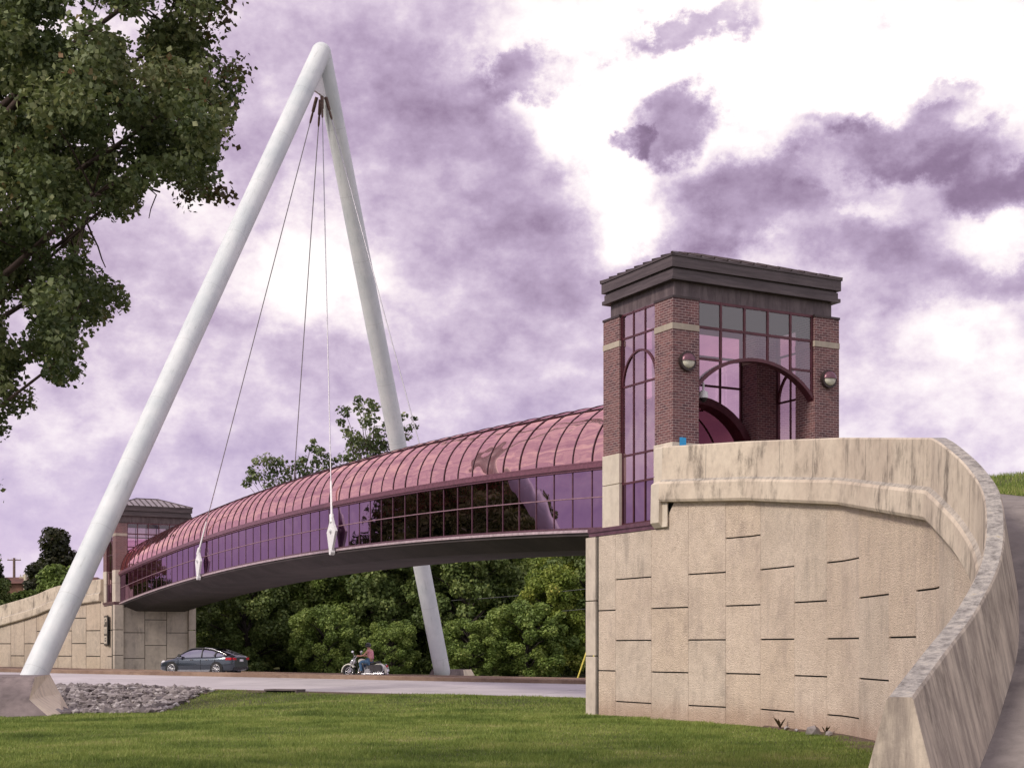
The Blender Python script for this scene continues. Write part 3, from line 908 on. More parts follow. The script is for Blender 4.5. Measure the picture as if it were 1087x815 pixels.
# form joints on the parapet: thin dark proud slivers
b = MB()
for k in range(1, 26):
    u = uC+.2+k*1.52
    if u > NP.L-.4: break
    z = NP.at(u).z
    rows = [[WP(NP, u-.006, d, z+h), WP(NP, u+.006, d, z+h)] for d, h in ((.093, -.04), (.114, -.86), (.174, -.92), (.224, -1.37))]
    b.grid(rows)
b.build('joint', 'path_concrete', par)
# corbel at the tower corner
b = MB(); pr = [(uC-.42, 6.90), (uC+.06, 6.92)]
b.sweep([(lambda pt, u=u: WP(NP, u, pt[0], pt[1])) for u in (uC-.30, uC+.055)],
        [(.05, 6.93), (.07, 6.9), (.09, 6.03), (.20, 5.95), (.22, 4.95), (.10, 4.82), (-.1, 4.82), (-.1, 6.93)], ulen=[0, .35])
b.sweep([(lambda pt, u=u: WP(NP, u, pt[0], pt[1])) for u in (uC+.056, uC+.25)],
        [(.07, 5.55), (.10, 5.55), (.10, 4.96), (.12, 4.83), (.07, 4.83)], ulen=[0, .3])
b.build('corbel', 'base_stone', wall)

# ramp surface and hill outside the parapet
def WPw(path, u, d, z):
    p = path.at(u); n = path.nrm(u); return (p.x+n.x*d, p.y+n.y*d, z)
us = [uC+.6+(NP.L-uC-.6)*k/110 for k in range(111)]
rows = []; uvs = []
for u in us:
    z = NP.at(u).z-1.13-.22*(1-sstep(14.5, 20, NP.at(u).y))
    rows.append([WPw(NP, u, -.22-.25*k, z+.006*k) for k in range(9)]); uvs.append([(u, .25*k) for k in range(9)])
# continue toward the viewer as flat approach
pe = NP.at(NP.L); dirn = Vector((-.45, -.89)); nn = Vector((dirn.y, -dirn.x))
for k in range(1, 12):
    c = Vector((pe.x, pe.y))+dirn*k*1.0
    z = max(pe.z-1.13-.03*k, -.1)
    rows.append([(c.x+nn.x*(-.22-.25*j), c.y+nn.y*(-.22-.25*j), z+.006*j) for j in range(9)]); uvs.append([(NP.L+k, .25*j) for j in range(9)])
b = MB(); b.grid(rows, False, uvs); tag(b.build('path', 'path_concrete', smooth=True), kind='structure')
hill_rows = []
offs = [0, .3, 1.0, 2.0, 3.2, 4.6, 6.5, 9, 13, 20, 30]
for i, u in enumerate(us):
    zr_ = NP.at(u).z-1.13+.05; r = []
    ztop_h = max(zr_, 5.55-.02*max(0, 30-NP.at(u).y)*1.0)
    ztop_h = zr_+(5.95-zr_)*sstep(12, 25, NP.at(u).y)
    p = NP.at(u); n = NP.nrm(u)
    for o_ in offs:
        f = sstep(.2, 5.0, o_)
        zz = zr_+(ztop_h-zr_)*f-.03*max(0, o_-9)
        # fan the offsets so rows do not cross
        q = Vector((p.x-n.x*(2.2+o_), p.y-n.y*(2.2+o_)))
        r.append((q.x, q.y, zz+.06*math.sin(q.x*1.3)*math.cos(q.y*.9)*f))
    hill_rows.append(r)
b = MB(); b.grid(hill_rows); hill = tag(b.build('hill', 'lawn', smooth=True), kind='structure')
# coping wall along the hill top
b = MB(); frs = []; ul = []
for u in us[:70]:
    p = NP.at(u); n = NP.nrm(u); ul.append(u)
    zr_ = p.z-1.08; zh = zr_+(5.95-zr_)*sstep(12, 25, p.y)
    def f(pt, p=p, n=n, zh=zh):
        return (p.x-n.x*(8.0+pt[0]), p.y-n.y*(8.0+pt[0]), zh+pt[1])
    frs.append(f)
b.sweep(frs, [(0, -.4), (0, .12), (.3, .12), (.3, -.4)], ulen=ul)
tag(b.build('low_wall', 'smooth_concrete'), 'low concrete coping wall along the top of the grassy bank at the right edge', 'wall')

# far abutment and wall
wo_near = wo
FW = Vector((FARC.x, FARC.y))
def FWp(s, t, z): q = FW+D2*s+D1*t; return Vector((q.x, q.y, z))
fp0 = FWp(-.12, -.1, 0); fp1 = FWp(-.12, 1.6, 0); fp2 = FWp(-.12, 3.2, 0)
fz = -1.0
far_curve = catmull([(-42, fp2.y+9.6, 3.7), (-38.3, fp2.y+8.6, 4.15), (-35.2, fp2.y+7.0, 4.75), (-32.5, fp2.y+5.0, 5.3), (-30.3, fp2.y+2.8, 5.8), (fp2.x, fp2.y, 6.15), (fp1.x, fp1.y, 6.2), (fp0.x, fp0.y, 6.2)], .4)
FP = Path(far_curve)
fwall = empty('retaining_wall', (fp2.x, fp2.y, 0), 0, 'distant pale panelled concrete wall rising from the left edge to the far tower, beyond the road', 'retaining wall')
fo = Vector((-fp2.x, -fp2.y))
def FWP(path, u, d, z):
    p = path.at(u); n = path.nrm(u); return (p.x+n.x*d+fo.x, p.y+n.y*d+fo.y, z)
uF = FP.L-3.35
fj = [FP.L-.5]
while fj[-1] > 1: fj.append(fj[-1]-1.5)
fj = list(reversed(fj))
panel_wall(FP, fj, lambda u: 4.35 if u > uF else FP.at(u).z-1.3, lambda u: gz(FP.at(u).x, FP.at(u).y), 1.67, .3, fwall, wpfn=FWP, jh=.03, jv=.02)
us = [FP.L*k/60 for k in range(61)]
b = MB(); b.grid([[FWP(FP, u, -.012, -.8), FWP(FP, u, -.012, 4.4 if u > uF else FP.at(u).z-1.25)] for u in us]); b.build('core', 'dark_void', fwall)
us = [uF*k/60 for k in range(61)]
b = MB(); b.sweep(prof_frames(FP, us, FWP), pp, ulen=us); b.build('parapet', 'parapet_concrete', fwall)
TF = TW*.87
# end block facing the road
def fl(s, t, z): q = FWp(s, t, z); return (q.x+fo.x, q.y+fo.y, z)
def fbx(b, s0, s1, t0, t1, z0, z1):
    p = [fl(s0, t0, z0), fl(s1, t0, z0), fl(s1, t1, z0), fl(s0, t1, z0), fl(s0, t0, z1), fl(s1, t0, z1), fl(s1, t1, z1), fl(s0, t1, z1)]
    for q in ((0, 3, 2, 1), (4, 5, 6, 7), (0, 1, 5, 4), (1, 2, 6, 5), (2, 3, 7, 6), (3, 0, 4, 7)): b.face([p[i] for i in q])
b = MB()
for z0, z1 in ((-.6, 1.2), (1.24, 2.8), (2.84, 4.38)):
    fbx(b, -.2, .35, -.62, -.1, z0, z1); fbx(b, TF-.35, TF+.1, -.62, -.1, z0, z1)
b.build('pilaster', 'smooth_concrete', fwall)
b = MB(); w_ = (TF-.7)/3
for c in range(3):
    z = -.6 if c % 2 == 0 else -1.4
    while z < 4.38:
        z2 = min(z+1.62, 4.38)
        if z2 > z+.05: fbx(b, .35+c*w_+.02, .35+(c+1)*w_-.02, -.42, -.3, z+.02, z2-.02)
        z += 1.62
b.build('panel', 'smooth_concrete', fwall)
b = MB(); fbx(b, .2, TF-.2, -.36, 3.3, -.6, 4.36); b.build('core', 'dark_void', fwall)
# upright sign with three light letter blocks
u_s = FP.L-1.9
ps = FP.at(u_s); ns = FP.nrm(u_s)
sg = empty('wall_sign', (ps.x+ns.x*.06, ps.y+ns.y*.06, 2.8), math.atan2(ns.y, ns.x)+math.pi/2, 'narrow upright dark sign with three pale letter blocks on the distant panelled wall', 'sign')
b = MB(); b.box(-1.2, 1.2, -.06, 0, -.95, .95); b.build('board', 'black_part', sg)
b = MB()
def gl(x0, x1, z0, z1): b.box(x0*2.9, x1*2.9, -.075, -.06, z0, z1)
for zc, kk in ((.6, 0), (.0, 1), (-.6, 2)):
    if kk == 0: gl(-.3, .3, zc+.12, zc+.22); gl(-.3, -.18, zc-.22, zc+.12); gl(.18, .3, zc-.05, zc+.12); gl(-.05, .18, zc-.05, zc+.03)
    if kk == 1: gl(-.3, .3, zc+.1, zc+.22); gl(-.3, -.16, zc-.22, zc+.1); gl(-.06, .06, zc-.22, zc+.1); gl(.16, .3, zc-.22, zc+.1)
    if kk == 2: gl(-.3, .3, zc+.14, zc+.24); gl(-.3, .3, zc-.24, zc-.12); gl(-.3, -.18, zc-.12, zc+.14); gl(.18, .3, zc-.12, zc+.14); gl(-.1, .1, zc-.02, zc+.05)
b.build('lettering', 'base_stone', sg)

# ------------------------------------------------------------------ riprap
def ico():
    bm = bmesh.new(); bmesh.ops.create_icosphere(bm, subdivisions=1, radius=1)
    V = np.array([v.co[:] for v in bm.verts]); Fc = [[v.index for v in f.verts] for f in bm.faces]; bm.free(); return V, Fc
IV, IF = ico()
def rock_mesh(places, name):
    V = []; T = []
    for (x, y, z, r) in places:
        sc = np.array([r*random.uniform(.8, 1.35), r*random.uniform(.7, 1.1), r*random.uniform(.5, .8)])
        Vr = IV*(1+.28*rng.normal(size=(len(IV), 1)))*sc
        a = random.uniform(0, 6.28); ca, sa = math.cos(a), math.sin(a)
        Vr = np.stack([Vr[:, 0]*ca-Vr[:, 1]*sa, Vr[:, 0]*sa+Vr[:, 1]*ca, Vr[:, 2]], 1)+np.array([x, y, z])
        for f in IF: V.append(Vr[f])
        T += [min(1, max(0, random.gauss(.5, .25)))]*len(IF)
    return quads_mesh(name, np.concatenate(V), T, 'rock', None, 3)
pl = []
def crest_ok(x, y):
    s, p = rs(x, y)
    if not (-13.0 < p < -.7): return False
    px = CX+F*x/y; yy = HY+F*(EYE-gz(x, y))/y
    # boundary of the stones against the lawn
    lim = 764 if px < 150 else 764-(px-150)*.42
    if px > 100 and yy > lim+random.uniform(-2, 2): return False
    return yy > 728 and px < 235
for _ in range(26000):
    y = random.uniform(42, 64); x = random.uniform(-30, -9)
    if crest_ok(x, y) and x > -15.6+(44.5-y)*.28:
        pl.append((x, y, gz(x, y)+random.uniform(.0, .09), random.choice((.08, .1, .13, .17))*random.uniform(.8, 1.2)))
pl = pl[:4200]
b = MB(); gx = np.linspace(-26, -9, 52); gy = np.linspace(44.3, 62, 60)
for i in range(51):
    for j in range(59):
        xc, yc = (gx[i]+gx[i+1])/2, (gy[j]+gy[j+1])/2
        if crest_ok(xc, yc): b.face([(x, y, gz(x, y)+.03) for x, y in ((gx[i], gy[j]), (gx[i+1], gy[j]), (gx[i+1], gy[j+1]), (gx[i], gy[j+1]))])
tag(b.build('ditch_bed', 'soil'), kind='structure')
tag(rock_mesh(pl, 'riprap'), 'heap of broken grey stones filling the ditch beside the road', 'stones', kind='stuff')
# stones and soil strip at wall foot
b = MB(); rows = []
for k in range(60):
    u = uC+4+(15.5-4)*k/59
    w = .12+.75*sstep(0, 40, k)+.15*random.random()
    r = []
    for j, d in enumerate((.02, w*.5, w)):
        q = WPw(NP, u, d, 0); r.append((q[0], q[1], gz(q[0], q[1])+(.05 if j < 2 else .012)))
    rows.append(r)
b.grid(rows); tag(b.build('bare_soil', 'soil', smooth=True), kind='structure')
stone_spots = [(847, 775, 34.0, .07), (862, 779, 33, .05), (886, 779, 31, .16), (892, 783, 30.6, .07), (899, 783, 30.2, .09), (906, 786, 30, .05)]
for i, (px, yy, Y, r) in enumerate(stone_spots):
    q = at(px, yy, Y); u = u_where_px(NP, px); w2 = WPw(NP, u, .3+.1*i % .3, 0)
    o = rock_mesh([(0, 0, r*.3, r)], 'stone'); o.location = (w2[0], w2[1], gz(w2[0], w2[1])+.04)
    tag(o, ['small pebble, leftmost on the soil strip at the wall foot', 'small pebble beside a sprouting weed at the wall foot', 'largest dark stone lying against the foot of the curved wall',
            'small stone just right of the largest one at the wall foot', 'pale stone on the bare soil under the curved wall', 'rightmost tiny stone on the soil under the curved wall'][i], 'stone', 'stones along the foot of the curved wall')
# storm drain
s_d = None
best = min(((abs(CX+F*(R0+RD*s_*.1+RN*-.25).x/(R0+RD*s_*.1+RN*-.25).y-305), s_*.1) for s_ in range(0, 300)))
q = R0+RD*best[1]+RN*-.45
e = empty('storm_drain', (q.x, q.y, gz(q.x, q.y)), math.atan2(RD.y, RD.x)+math.pi, 'dark storm drain inlet with low concrete hood at the near road edge', 'drain')
b = MB(); b.box(-.75, .75, -.35, .35, .10, .15); b.box(-.75, -.68, -.35, .35, -.2, .10); b.box(.68, .75, -.35, .35, -.2, .10); b.build('hood', 'footing_concrete', e)
b = MB(); b.box(-.68, .68, -.25, .3, -.2, .10); b.build('opening', 'dark_void', e)

# ------------------------------------------------------------------ lawn blades
def grass(n, ymin, ymax, hmin, hmax, wd):
    Y = ymin+(ymax-ymin)*rng.random(n*3)**1.15
    X = (rng.random(n*3)*2-1)*.40*Y
    px = CX+F*X/Y
    keep = np.ones(len(X), bool)
    P = []
    for x, y in zip(X, Y):
        s, p = rs(x, y)
        if p > -.35: continue
        if crest_ok(x, y): continue
        if x < -15.2 and 45 < y < 52: continue
        pxx = CX+F*x/y
        if y < 42 and pxx > 690:
            # lawn ends at the curved wall
            if x > 3.2 and y < 16: continue
            i = np.argmin([(abs(wp.y-y)+(0 if wp.y > 22 else 0)) for wp in coarse])
            if x > coarse[i].x-.28: continue
            if y > 37.6: continue
        elif 36 < y < 43 and pxx > 627: 
            if inside_tower(x, y): continue
        P.append((x, y, gz(x, y)))
        if len(P) >= n: break
    P = np.array(P); n = len(P)
    h = (hmin+(hmax-hmin)*rng.random(n))
    clump = .75+.5*(np.sin(P[:, 0]*1.7+np.sin(P[:, 1]*1.1)*2)*np.sin(P[:, 1]*1.3))
    h *= np.clip(clump, .6, 1.2)
    a = rng.random(n)*6.283
    dx, dy = np.cos(a)*wd, np.sin(a)*wd
    lean = rng.normal(size=(n, 2))*.45*h[:, None]
    V = np.stack([P+np.stack([-dx, -dy, -.01+0*dx], 1), P+np.stack([dx, dy, -.01+0*dx], 1), P+np.stack([lean[:, 0], lean[:, 1], h], 1)], 1).reshape(-1, 3)
    tn = .5+.18*np.sin(P[:, 0]*.5+2*np.sin(P[:, 1]*.21))*np.sin(P[:, 1]*.8+P[:, 0]*.2)
    for fq in (.9, 1.9, 3.7, 7.1, 13.0):
        tn = tn+.13*np.sin(P[:, 0]*fq+3*np.sin(P[:, 1]*fq*.37+fq))*np.sin(P[:, 1]*fq*1.1+2.3*np.sin(P[:, 0]*fq*.41+2*fq))
    t = np.clip(tn*.75-.08+rng.random(n)*.42, 0, .97); t = np.where(rng.random(n) < .02, 1.0, t)
    return V, t
coarse = [NP.at(uC+(NP.L-uC)*k/90) for k in range(91)]
def inside_tower(x, y):
    q = Vector((x, y))-C0; s = q.dot(D2); t = q.dot(D1); return s > -.25 and t < 4.3 and t > -1
V1, t1 = grass(340000, 19, 40, .04, .10, .008)
V2, t2 = grass(150000, 36, 64, .05, .11, .013)
tag(quads_mesh('grass', np.concatenate([V1, V2]), np.concatenate([t1, t2]), 'grass_blade', None, 3), 'mown green lawn with patches of dry brown grass in the foreground', 'grass', kind='stuff')
# bank grass
Vb = []
for _ in range(40000):
    i = random.randrange(0, 75); j = random.uniform(0, 8)
    k = int(j); f = j-k
    a = Vector(hill_rows[i][k]).lerp(Vector(hill_rows[i+1][k]), random.random()); c = Vector(hill_rows[i][k+1])
    p = a.lerp(c, f*.98); h = random.uniform(.06, .14); an = random.random()*6.28
    Vb += [(p.x-.01*math.cos(an), p.y-.01*math.sin(an), p.z-.02), (p.x+.01*math.cos(an), p.y+.01*math.sin(an), p.z-.02), (p.x+random.gauss(0, .04), p.y+random.gauss(0, .04), p.z+h)]
tag(quads_mesh('grass', np.array(Vb), np.clip(rng.random(len(Vb)//3), 0, .96), 'grass_blade', None, 3), 'rough grass covering the bank at the right edge', 'grass', kind='stuff')
# fallen leaves / weeds
def weed(px, Y, h, n, label, nm='weed', d=.25):
    u = u_where_px(NP, px); q = WPw(NP, u, d, 0)
    V = []; t = []
    for k in range(n):
        a = random.random()*6.28; l = h*random.uniform(.5, 1)
        w = Vector((math.cos(a), math.sin(a), 0)); tip = w*l*.6+Vector((0, 0, l)); mid = w*l*.3+Vector((0, 0, l*.65)); sd = Vector((-w.y, w.x, 0))*l*.13
        V += [Vector((0, 0, 0)), mid-sd, tip, mid+sd]; t.append(random.uniform(.1, .6))
    o = quads_mesh(nm, np.array([v[:] for v in V]), t, 'leaf_red', None, 4); o.location = (q[0], q[1], gz(q[0], q[1])+.03)
    tag(o, label, 'weed', 'weeds along the wall foot')
weed(838, 34, .3, 14, 'dark reddish weed growing at the wall foot, left of the stones')
weed(887, 30, .2, 12, 'short weed sprouting beside the largest stone at the wall foot')

# ------------------------------------------------------------------ trees
def make_tree(name, H, Wd, leaf, lmat, nclump, per, low=.1, kind='round', bark='bark_dark', seed=1, label=None, group=None):
    random.seed(seed)
    global rng
    rng = np.random.default_rng(seed)
    root = empty(name, (0, 0, 0), 0, label, 'tree', group)
    cs, rr = [], []
    for k in range(nclump):
        f = (k+.5)/nclump
        z = H*(low+(.96-low)*f**.9)
        if kind == 'round': w = Wd*math.sqrt(max(.05, 1-((z/H-.45)/.58)**2))
        elif kind == 'cone': w = Wd*(1.05-(z/H))**.85
        else: w = Wd*(.35+.65*math.sin(math.pi*min(1, (z/H))**.8))
        a = k*2.399+random.random()*.8; r = w*math.sqrt(random.uniform(.12, 1))
        cs.append((r*math.cos(a), r*math.sin(a), z)); rr.append(random.uniform(.06, .2)*Wd*1.1+.2)
    V, t = leaf_cloud(cs, rr, [per*(q/np.mean(rr))**2 for q in rr], leaf)
    crown = quads_mesh('crown', V, t, lmat, root)
    b = MB(); tr = .028*H
    tp = [Vector((.02*H*math.sin(k*.9+seed), .02*H*math.cos(k*1.1+seed), H*.88*k/8)) for k in range(9)]
    tp[0] = Vector((0, 0, -.3))
    b.tube(tp, [tr*(1-k/9.5) for k in range(9)], 10)
    for k in range(0, nclump, max(1, nclump//26)):
        c = Vector(cs[k]); j = min(7, max(1, int(c.z/H*8)-1)); s0 = tp[j]
        m1 = s0.lerp(c, .5)+Vector((random.uniform(-.2, .2), random.uniform(-.2, .2), .04*H))
        b.tube([s0, m1, c], [tr*.32, tr*.2, tr*.06], 6)
    trunk = b.build('trunk', bark, root, True)
    KIDS[root.name] = [crown, trunk]
    return root
protos = [
    make_tree('broadleaf_tree', 9.6, 4.3, .22, 'leaf_dark', 110, 330, .04, 'round', seed=11),
    make_tree('broadleaf_tree', 9.2, 4.0, .21, 'leaf_mid', 100, 330, .03, 'round', seed=12),
    make_tree('broadleaf_tree', 8.2, 3.3, .20, 'leaf_bright', 80, 330, .04, 'tall', seed=13),
    make_tree('broadleaf_tree', 6.0, 3.2, .19, 'leaf_mid', 64, 330, .02, 'round', seed=14),
]
used = set()
def put(k, x, y, sc, label, group='trees beyond the road', szz=None):
    o = protos[k] if k not in used else copy_tree(protos[k]); used.add(k)
    o.location = (x, y, gz(x, y)-.05); o.rotation_euler = (0, 0, random.uniform(0, 6.28)); o.scale = (sc, sc, szz or sc)
    tag(o, label, 'tree', group); return o
random.seed(5)
rowA = [  # kind, px, Y, scale, zscale, label
    (1, 222, 104, .85, .80, 'leafy tree beside the far abutment, leftmost under the bridge'),
    (0, 262, 100, .9, .85, 'dark round tree behind the rear of the grey car'),
    (0, 300, 106, 1.05, .95, 'dark tree under the bridge between car and motorcycle'),
    (3, 345, 96, .75, .75, 'small light green bush just left of the motorcycle'),
    (1, 352, 104, 1.05, 1.0, 'tall green tree above the motorcycle, under the bridge'),
    (0, 398, 103, 1.05, 1.05, 'very dark tree right behind the motorcycle rider'),
    (1, 445, 108, 1.0, 1.08, 'mid green tree partly hidden by the far white leg'),
    (0, 500, 102, 1.05, 1.08, 'dark tree just right of the far white leg'),
    (1, 545, 106, 1.1, 1.05, 'broad mid green tree under the middle of the right half of the bridge'),
    (2, 583, 96, .85, .88, 'bright yellow-green bushy tree left of the near abutment'),
    (3, 560, 94, .9, .8, 'round green bush in front of the broad tree, right part of the thicket'),
    (2, 612, 104, 1.15, 1.18, 'yellow-green tree top next to the near concrete abutment'),
    (0, 640, 100, 1.0, 1.1, 'dark tree mostly hidden by the near abutment'),
    (3, 415, 95, .6, .6, 'low dark bush behind the tail of the motorcycle'),
    (3, 500, 93, .72, .62, 'low bush right of the far footing'),
]
for (k, px, Y, sc, sz, lb) in rowA:
    put(k, (px-CX)/F*Y, Y, sc, lb, szz=sz)
# second row closes the gaps
for i, px in enumerate(range(235, 700, 42)):
    Y = 118+random.uniform(-3, 5)
    put((0, 1)[i % 2], (px-CX)/F*Y, Y, random.uniform(1.0, 1.2), 'dense tree in the back row of the thicket, showing only through gaps under the bridge', 'back row trees of the thicket', szz=random.uniform(.85, 1.02))
# trees left of the picture and by the left edge
for (x, y, sc, sz) in ((-44, 79, 1.35, 1.5), (-50, 86, 1.3, 1.55), (-39, 72.5, 1.0, 1.2), (-41.5, 110, .85, .95), (-47, 120, 1.0, 1.1), (-88, 138, 1.2, .9), (-80, 124, 1.2, .8), (-74, 110, 1.2, .75), (-60, 78, 1.0, .8), (-70, 70, 1.0, .75), (-48, 60, .8, .6), (-60, 62, .9, .65)):
    put(0, x, y, sc, 'dark roadside tree standing left of the view, mirrored in the bridge glass', 'trees mirrored in the bridge glass', szz=sz)

lp = make_tree('evergreen_tree', 9.6, 3.1, .26, 'leaf_purple', 60, 210, .05, 'cone', seed=21, label='dark purplish pointed tree behind the left wall, beside the big white leg')
lp.location = ((60-CX)/F*118, 118, .9); lp.scale = (1.25, 1.25, 1.1)
p2 = make_tree('broadleaf_tree', 6.6, 3.0, .26, 'leaf_mid', 50, 210, .04, 'round', seed=22, label='green bushy tree above the left wall, in front of the pointed tree', group='trees above the left wall')
p2.location = ((67-CX)/F*113, 113, 1.5)
o = copy_tree(p2); o.location = ((34-CX)/F*116, 116, .6); o.scale = (1.1, 1.1, .84); o['label'] = 'low green bush above the left wall, under the brown roof'
o = copy_tree(p2); o.location = ((8-CX)/F*114, 114, .4); o.scale = (1.0, 1.0, .78); o['label'] = 'low green bush above the left wall, by the left edge of the picture'
o = copy_tree(p2); o.location = ((95-CX)/F*116, 116, .4); o.scale = (1.0, 1.0, .85); o['label'] = 'green bush mostly hidden behind the big white leg'
lp2 = copy_tree(lp); lp2.location = ((-8-CX)/F*117, 117, .5); lp2.scale = (1, 1, .86); lp2['label'] = 'dark purplish tree cut by the left edge of the picture'
lp3 = copy_tree(lp); lp3.location = ((42-CX)/F*122, 122, .6); lp3.scale = (.9, .9, .86); lp3['label'] = 'small dark purplish tree left of the pointed tree, near the brown roof'

# light-leaved tall trees whose tops show above the bridge
def tall_top(name, px_y_r, Y, leaf, mat, label, base_px, bark='bark'):
    base = Vector(((base_px-CX)/F*Y, Y, 0)); base.z = gz(base.x, base.y)
    root = empty(name, base, 0, label, 'tree', 'tall trees showing above the glass roof')
    cs, rr = [], []
    for (px, yy, r) in px_y_r:
        q = at(px, yy, Y+random.uniform(-1.2, 1.2))-base; cs.append(q[:]); rr.append(r*1.25*Y/F)
    V, t = leaf_cloud(cs, rr, [max(26, 150*(r**1.5)/(leaf/.25)**2) for r in rr], leaf, .8)
    quads_mesh('crown', V, t, mat, root)
    b = MB(); zt = max(c[2] for c in cs)
    tp = [Vector((.1*math.sin(k), .1*math.cos(k), zt*.9*k/8-.2)) for k in range(9)]
    b.tube(tp, [.26*(1-k/9) for k in range(9)], 10)
    for c in cs:
        c = Vector(c); j = max(2, min(8, int((c.z/zt)*8-1.2))); b.tube([tp[j], tp[j].lerp(c, .5)+Vector((0, 0, .2)), c], [.05, .03, .012], 5)
    b.build('trunk', bark, root, True); return root
random.seed(3)
topA = [(366, 440, 6), (362, 452, 4), (368, 462, 6), (385, 438, 8), (380, 428, 4), (392, 452, 9), (376, 470, 8), (390, 474, 10), (402, 466, 9), (398, 436, 5), (392, 430, 4), (411, 455, 5), (380, 482, 10), (398, 480, 10), (412, 476, 6),
        (428, 446, 3.5), (434, 458, 4.5), (431, 468, 5), (441, 456, 3.5), (440, 448, 2.5), (424, 465, 3), (370, 490, 8), (405, 490, 10), (420, 480, 6), (385, 500, 14), (405, 510, 14), (395, 530, 16), (375, 520, 12), (372, 474, 4)]
topA = [(p_, y_-4, r_*1.15) for p_, y_, r_ in topA]
tall_top('poplar_tree', topA, 104, .27, 'leaf_near', 'open-crowned poplar whose top rises above the glass roof beside the white leg', 395)
topB = [(262, 513, 5), (268, 500, 6), (275, 490, 7), (285, 487, 7), (296, 490, 7), (290, 500, 9), (305, 498, 7), (315, 494, 6), (322, 488, 5), (329, 476, 5), (332, 468, 3), (338, 478, 6), (346, 484, 6), (335, 490, 7), (325, 500, 9), (350, 492, 6), (358, 488, 4), (345, 500, 9), (275, 505, 8), (266, 508, 5), (308, 510, 10), (290, 515, 12), (330, 512, 12), (315, 525, 14), (362, 496, 5)]
tall_top('broadleaf_tree', topB, 110, .27, 'leaf_near', 'tree with rounded crown peeping over the glass roof between two cables', 312)

# horizon tree line
V, t = [], []
cs, rr = [], []
rng = np.random.default_rng(99); random.seed(99)
for k in range(520):
    a = random.uniform(-1.25, 1.25); d = random.uniform(210, 290)
    h = random.uniform(2, 6)
    cs.append((d*math.sin(a), d*math.cos(a), h)); rr.append(random.uniform(2.5, 4.5))
V, t = leaf_cloud(cs, rr, [70]*len(cs), 1.6)
tag(quads_mesh('far_wood', V, t, 'leaf_dark'), 'far-off wood along the horizon', 'wood', kind='stuff')

# foreground tree (upper left)
random.seed(31); rng = np.random.default_rng(31)
TB = Vector((-9.4, 16.5, gz(-9.4, 16.5)))
ft = empty('maple_tree', TB, 0, 'large foreground tree with dense glossy leaves reaching in at upper left', 'tree')
poly = [(-60, -90), (262, -90), (240, -10), (218, 30), (240, 62), (260, 80), (250, 130), (232, 160), (240, 205), (218, 218), (190, 200), (160, 190), (146, 235), (108, 250), (85, 270), (118, 292), (143, 325), (100, 345), (84, 375), (94, 402), (62, 412), (22, 442), (4, 470), (-60, 500)]
def inpoly(x, y):
    c = False; n = len(poly)
    for i in range(n):
        x1, y1 = poly[i]; x2, y2 = poly[(i+1) % n]
        if (y1 > y) != (y2 > y) and x < (x2-x1)*(y-y1)/(y2-y1)+x1: c = not c
    return c
holes = [(125, 25, 16), (128, 150, 11), (75, 12, 9), (12, 105, 9), (40, 30, 7), (165, 8, 14), (60, 260, 9), (35, 395, 14), (15, 350, 9), (150, 60, 6), (100, 235, 8)]
cs, rr, cnt = [], [], []
tries = 0
while len(cs) < 690 and tries < 60000:
    tries += 1
    px = random.uniform(-60, 262); yy = random.uniform(-90, 500); Y = random.triangular(12.6, 19.5, 16)
    r = random.uniform(.13, .27); rp = r*F/Y*.72
    if not all(inpoly(px+dx*rp, yy+dy*rp) for dx, dy in ((1, 0), (-1, 0), (0, 1), (0, -1))): continue
    if any(math.hypot(px-hx, yy-hy) < hr+rp*.7 for hx, hy, hr in holes): continue
    # keep lower left sparser
    if yy > 400 and random.random() < .2: continue
    cs.append((at(px, yy, Y)-TB)[:]); rr.append(r); cnt.append(int(150*(r/.2)**2))
vis = len(cs)
for _ in range(430):
    a = random.uniform(0, 6.28); f = math.sqrt(random.random()); z = random.uniform(3.3, 13.5)
    w = 5.6*math.sqrt(max(.05, 1-((z-8.5)/5.6)**2))
    x = f*w*math.cos(a); y = f*w*math.sin(a)
    q = Vector((x, y, z))+Vector((0, 0, 0)); wp = q+TB
    px = CX+F*wp.x/wp.y; yy = HY-F*(wp.z-EYE)/wp.y
    if px > -40 and not (yy < -80 and px < 200): continue
    cs.append((x, y, z)); rr.append(random.uniform(.45, .7)); cnt.append(190)
V, t = leaf_cloud(cs, rr, cnt, .057, .85, .9, .35)
# reddish leaves toward the top right twigs
quads_mesh('crown', V, t, 'leaf_near', ft)
twig_c = [(215, 5, .22), (232, 18, .18), (222, 30, .16), (205, 18, .2), (190, 5, .2), (238, -8, .2), (250, 72, .16), (232, 150, .16), (200, 210, .15), (235, 207, .12)]
V2_, t2_ = leaf_cloud([(at(px, yy, 15.5+random.uniform(-.5, .5))-TB)[:] for px, yy, _ in twig_c], [r*1.5 for *_, r in twig_c], [60]*len(twig_c), .055, .85)
quads_mesh('red_foliage', V2_, t2_, 'leaf_red', ft)['label'] = 'reddish leaves at the branch tips'
b = MB()
tp = [Vector((0, 0, -.3)), Vector((.05, 0, 1.5)), Vector((.15, .05, 3.2)), Vector((.1, .1, 5)), Vector((-.1, .1, 7)), Vector((.05, 0, 9)), Vector((0, 0, 12))]
b.tube(tp, [.36, .3, .26, .23, .18, .12, .04], 16)
limbs = [((60, 60), 3.0, .14), ((135, 5), 4.2, .10), ((150, 150), 3.6, .11), ((100, 205), 3.2, .10), ((60, 300), 2.6, .09), ((20, 390), 2.2, .05), ((200, 100), 4.4, .07), ((40, -60), 5, .12), ((110, 320), 2.8, .07), ((60, 385), 2.4, .05), ((175, 40), 4.6, .06), ((225, 60), 4.4, .05), ((120, 100), 4.0, .07), ((150, 190), 3.4, .05), ((90, 240), 3.0, .06), ((40, 200), 3.0, .08)]
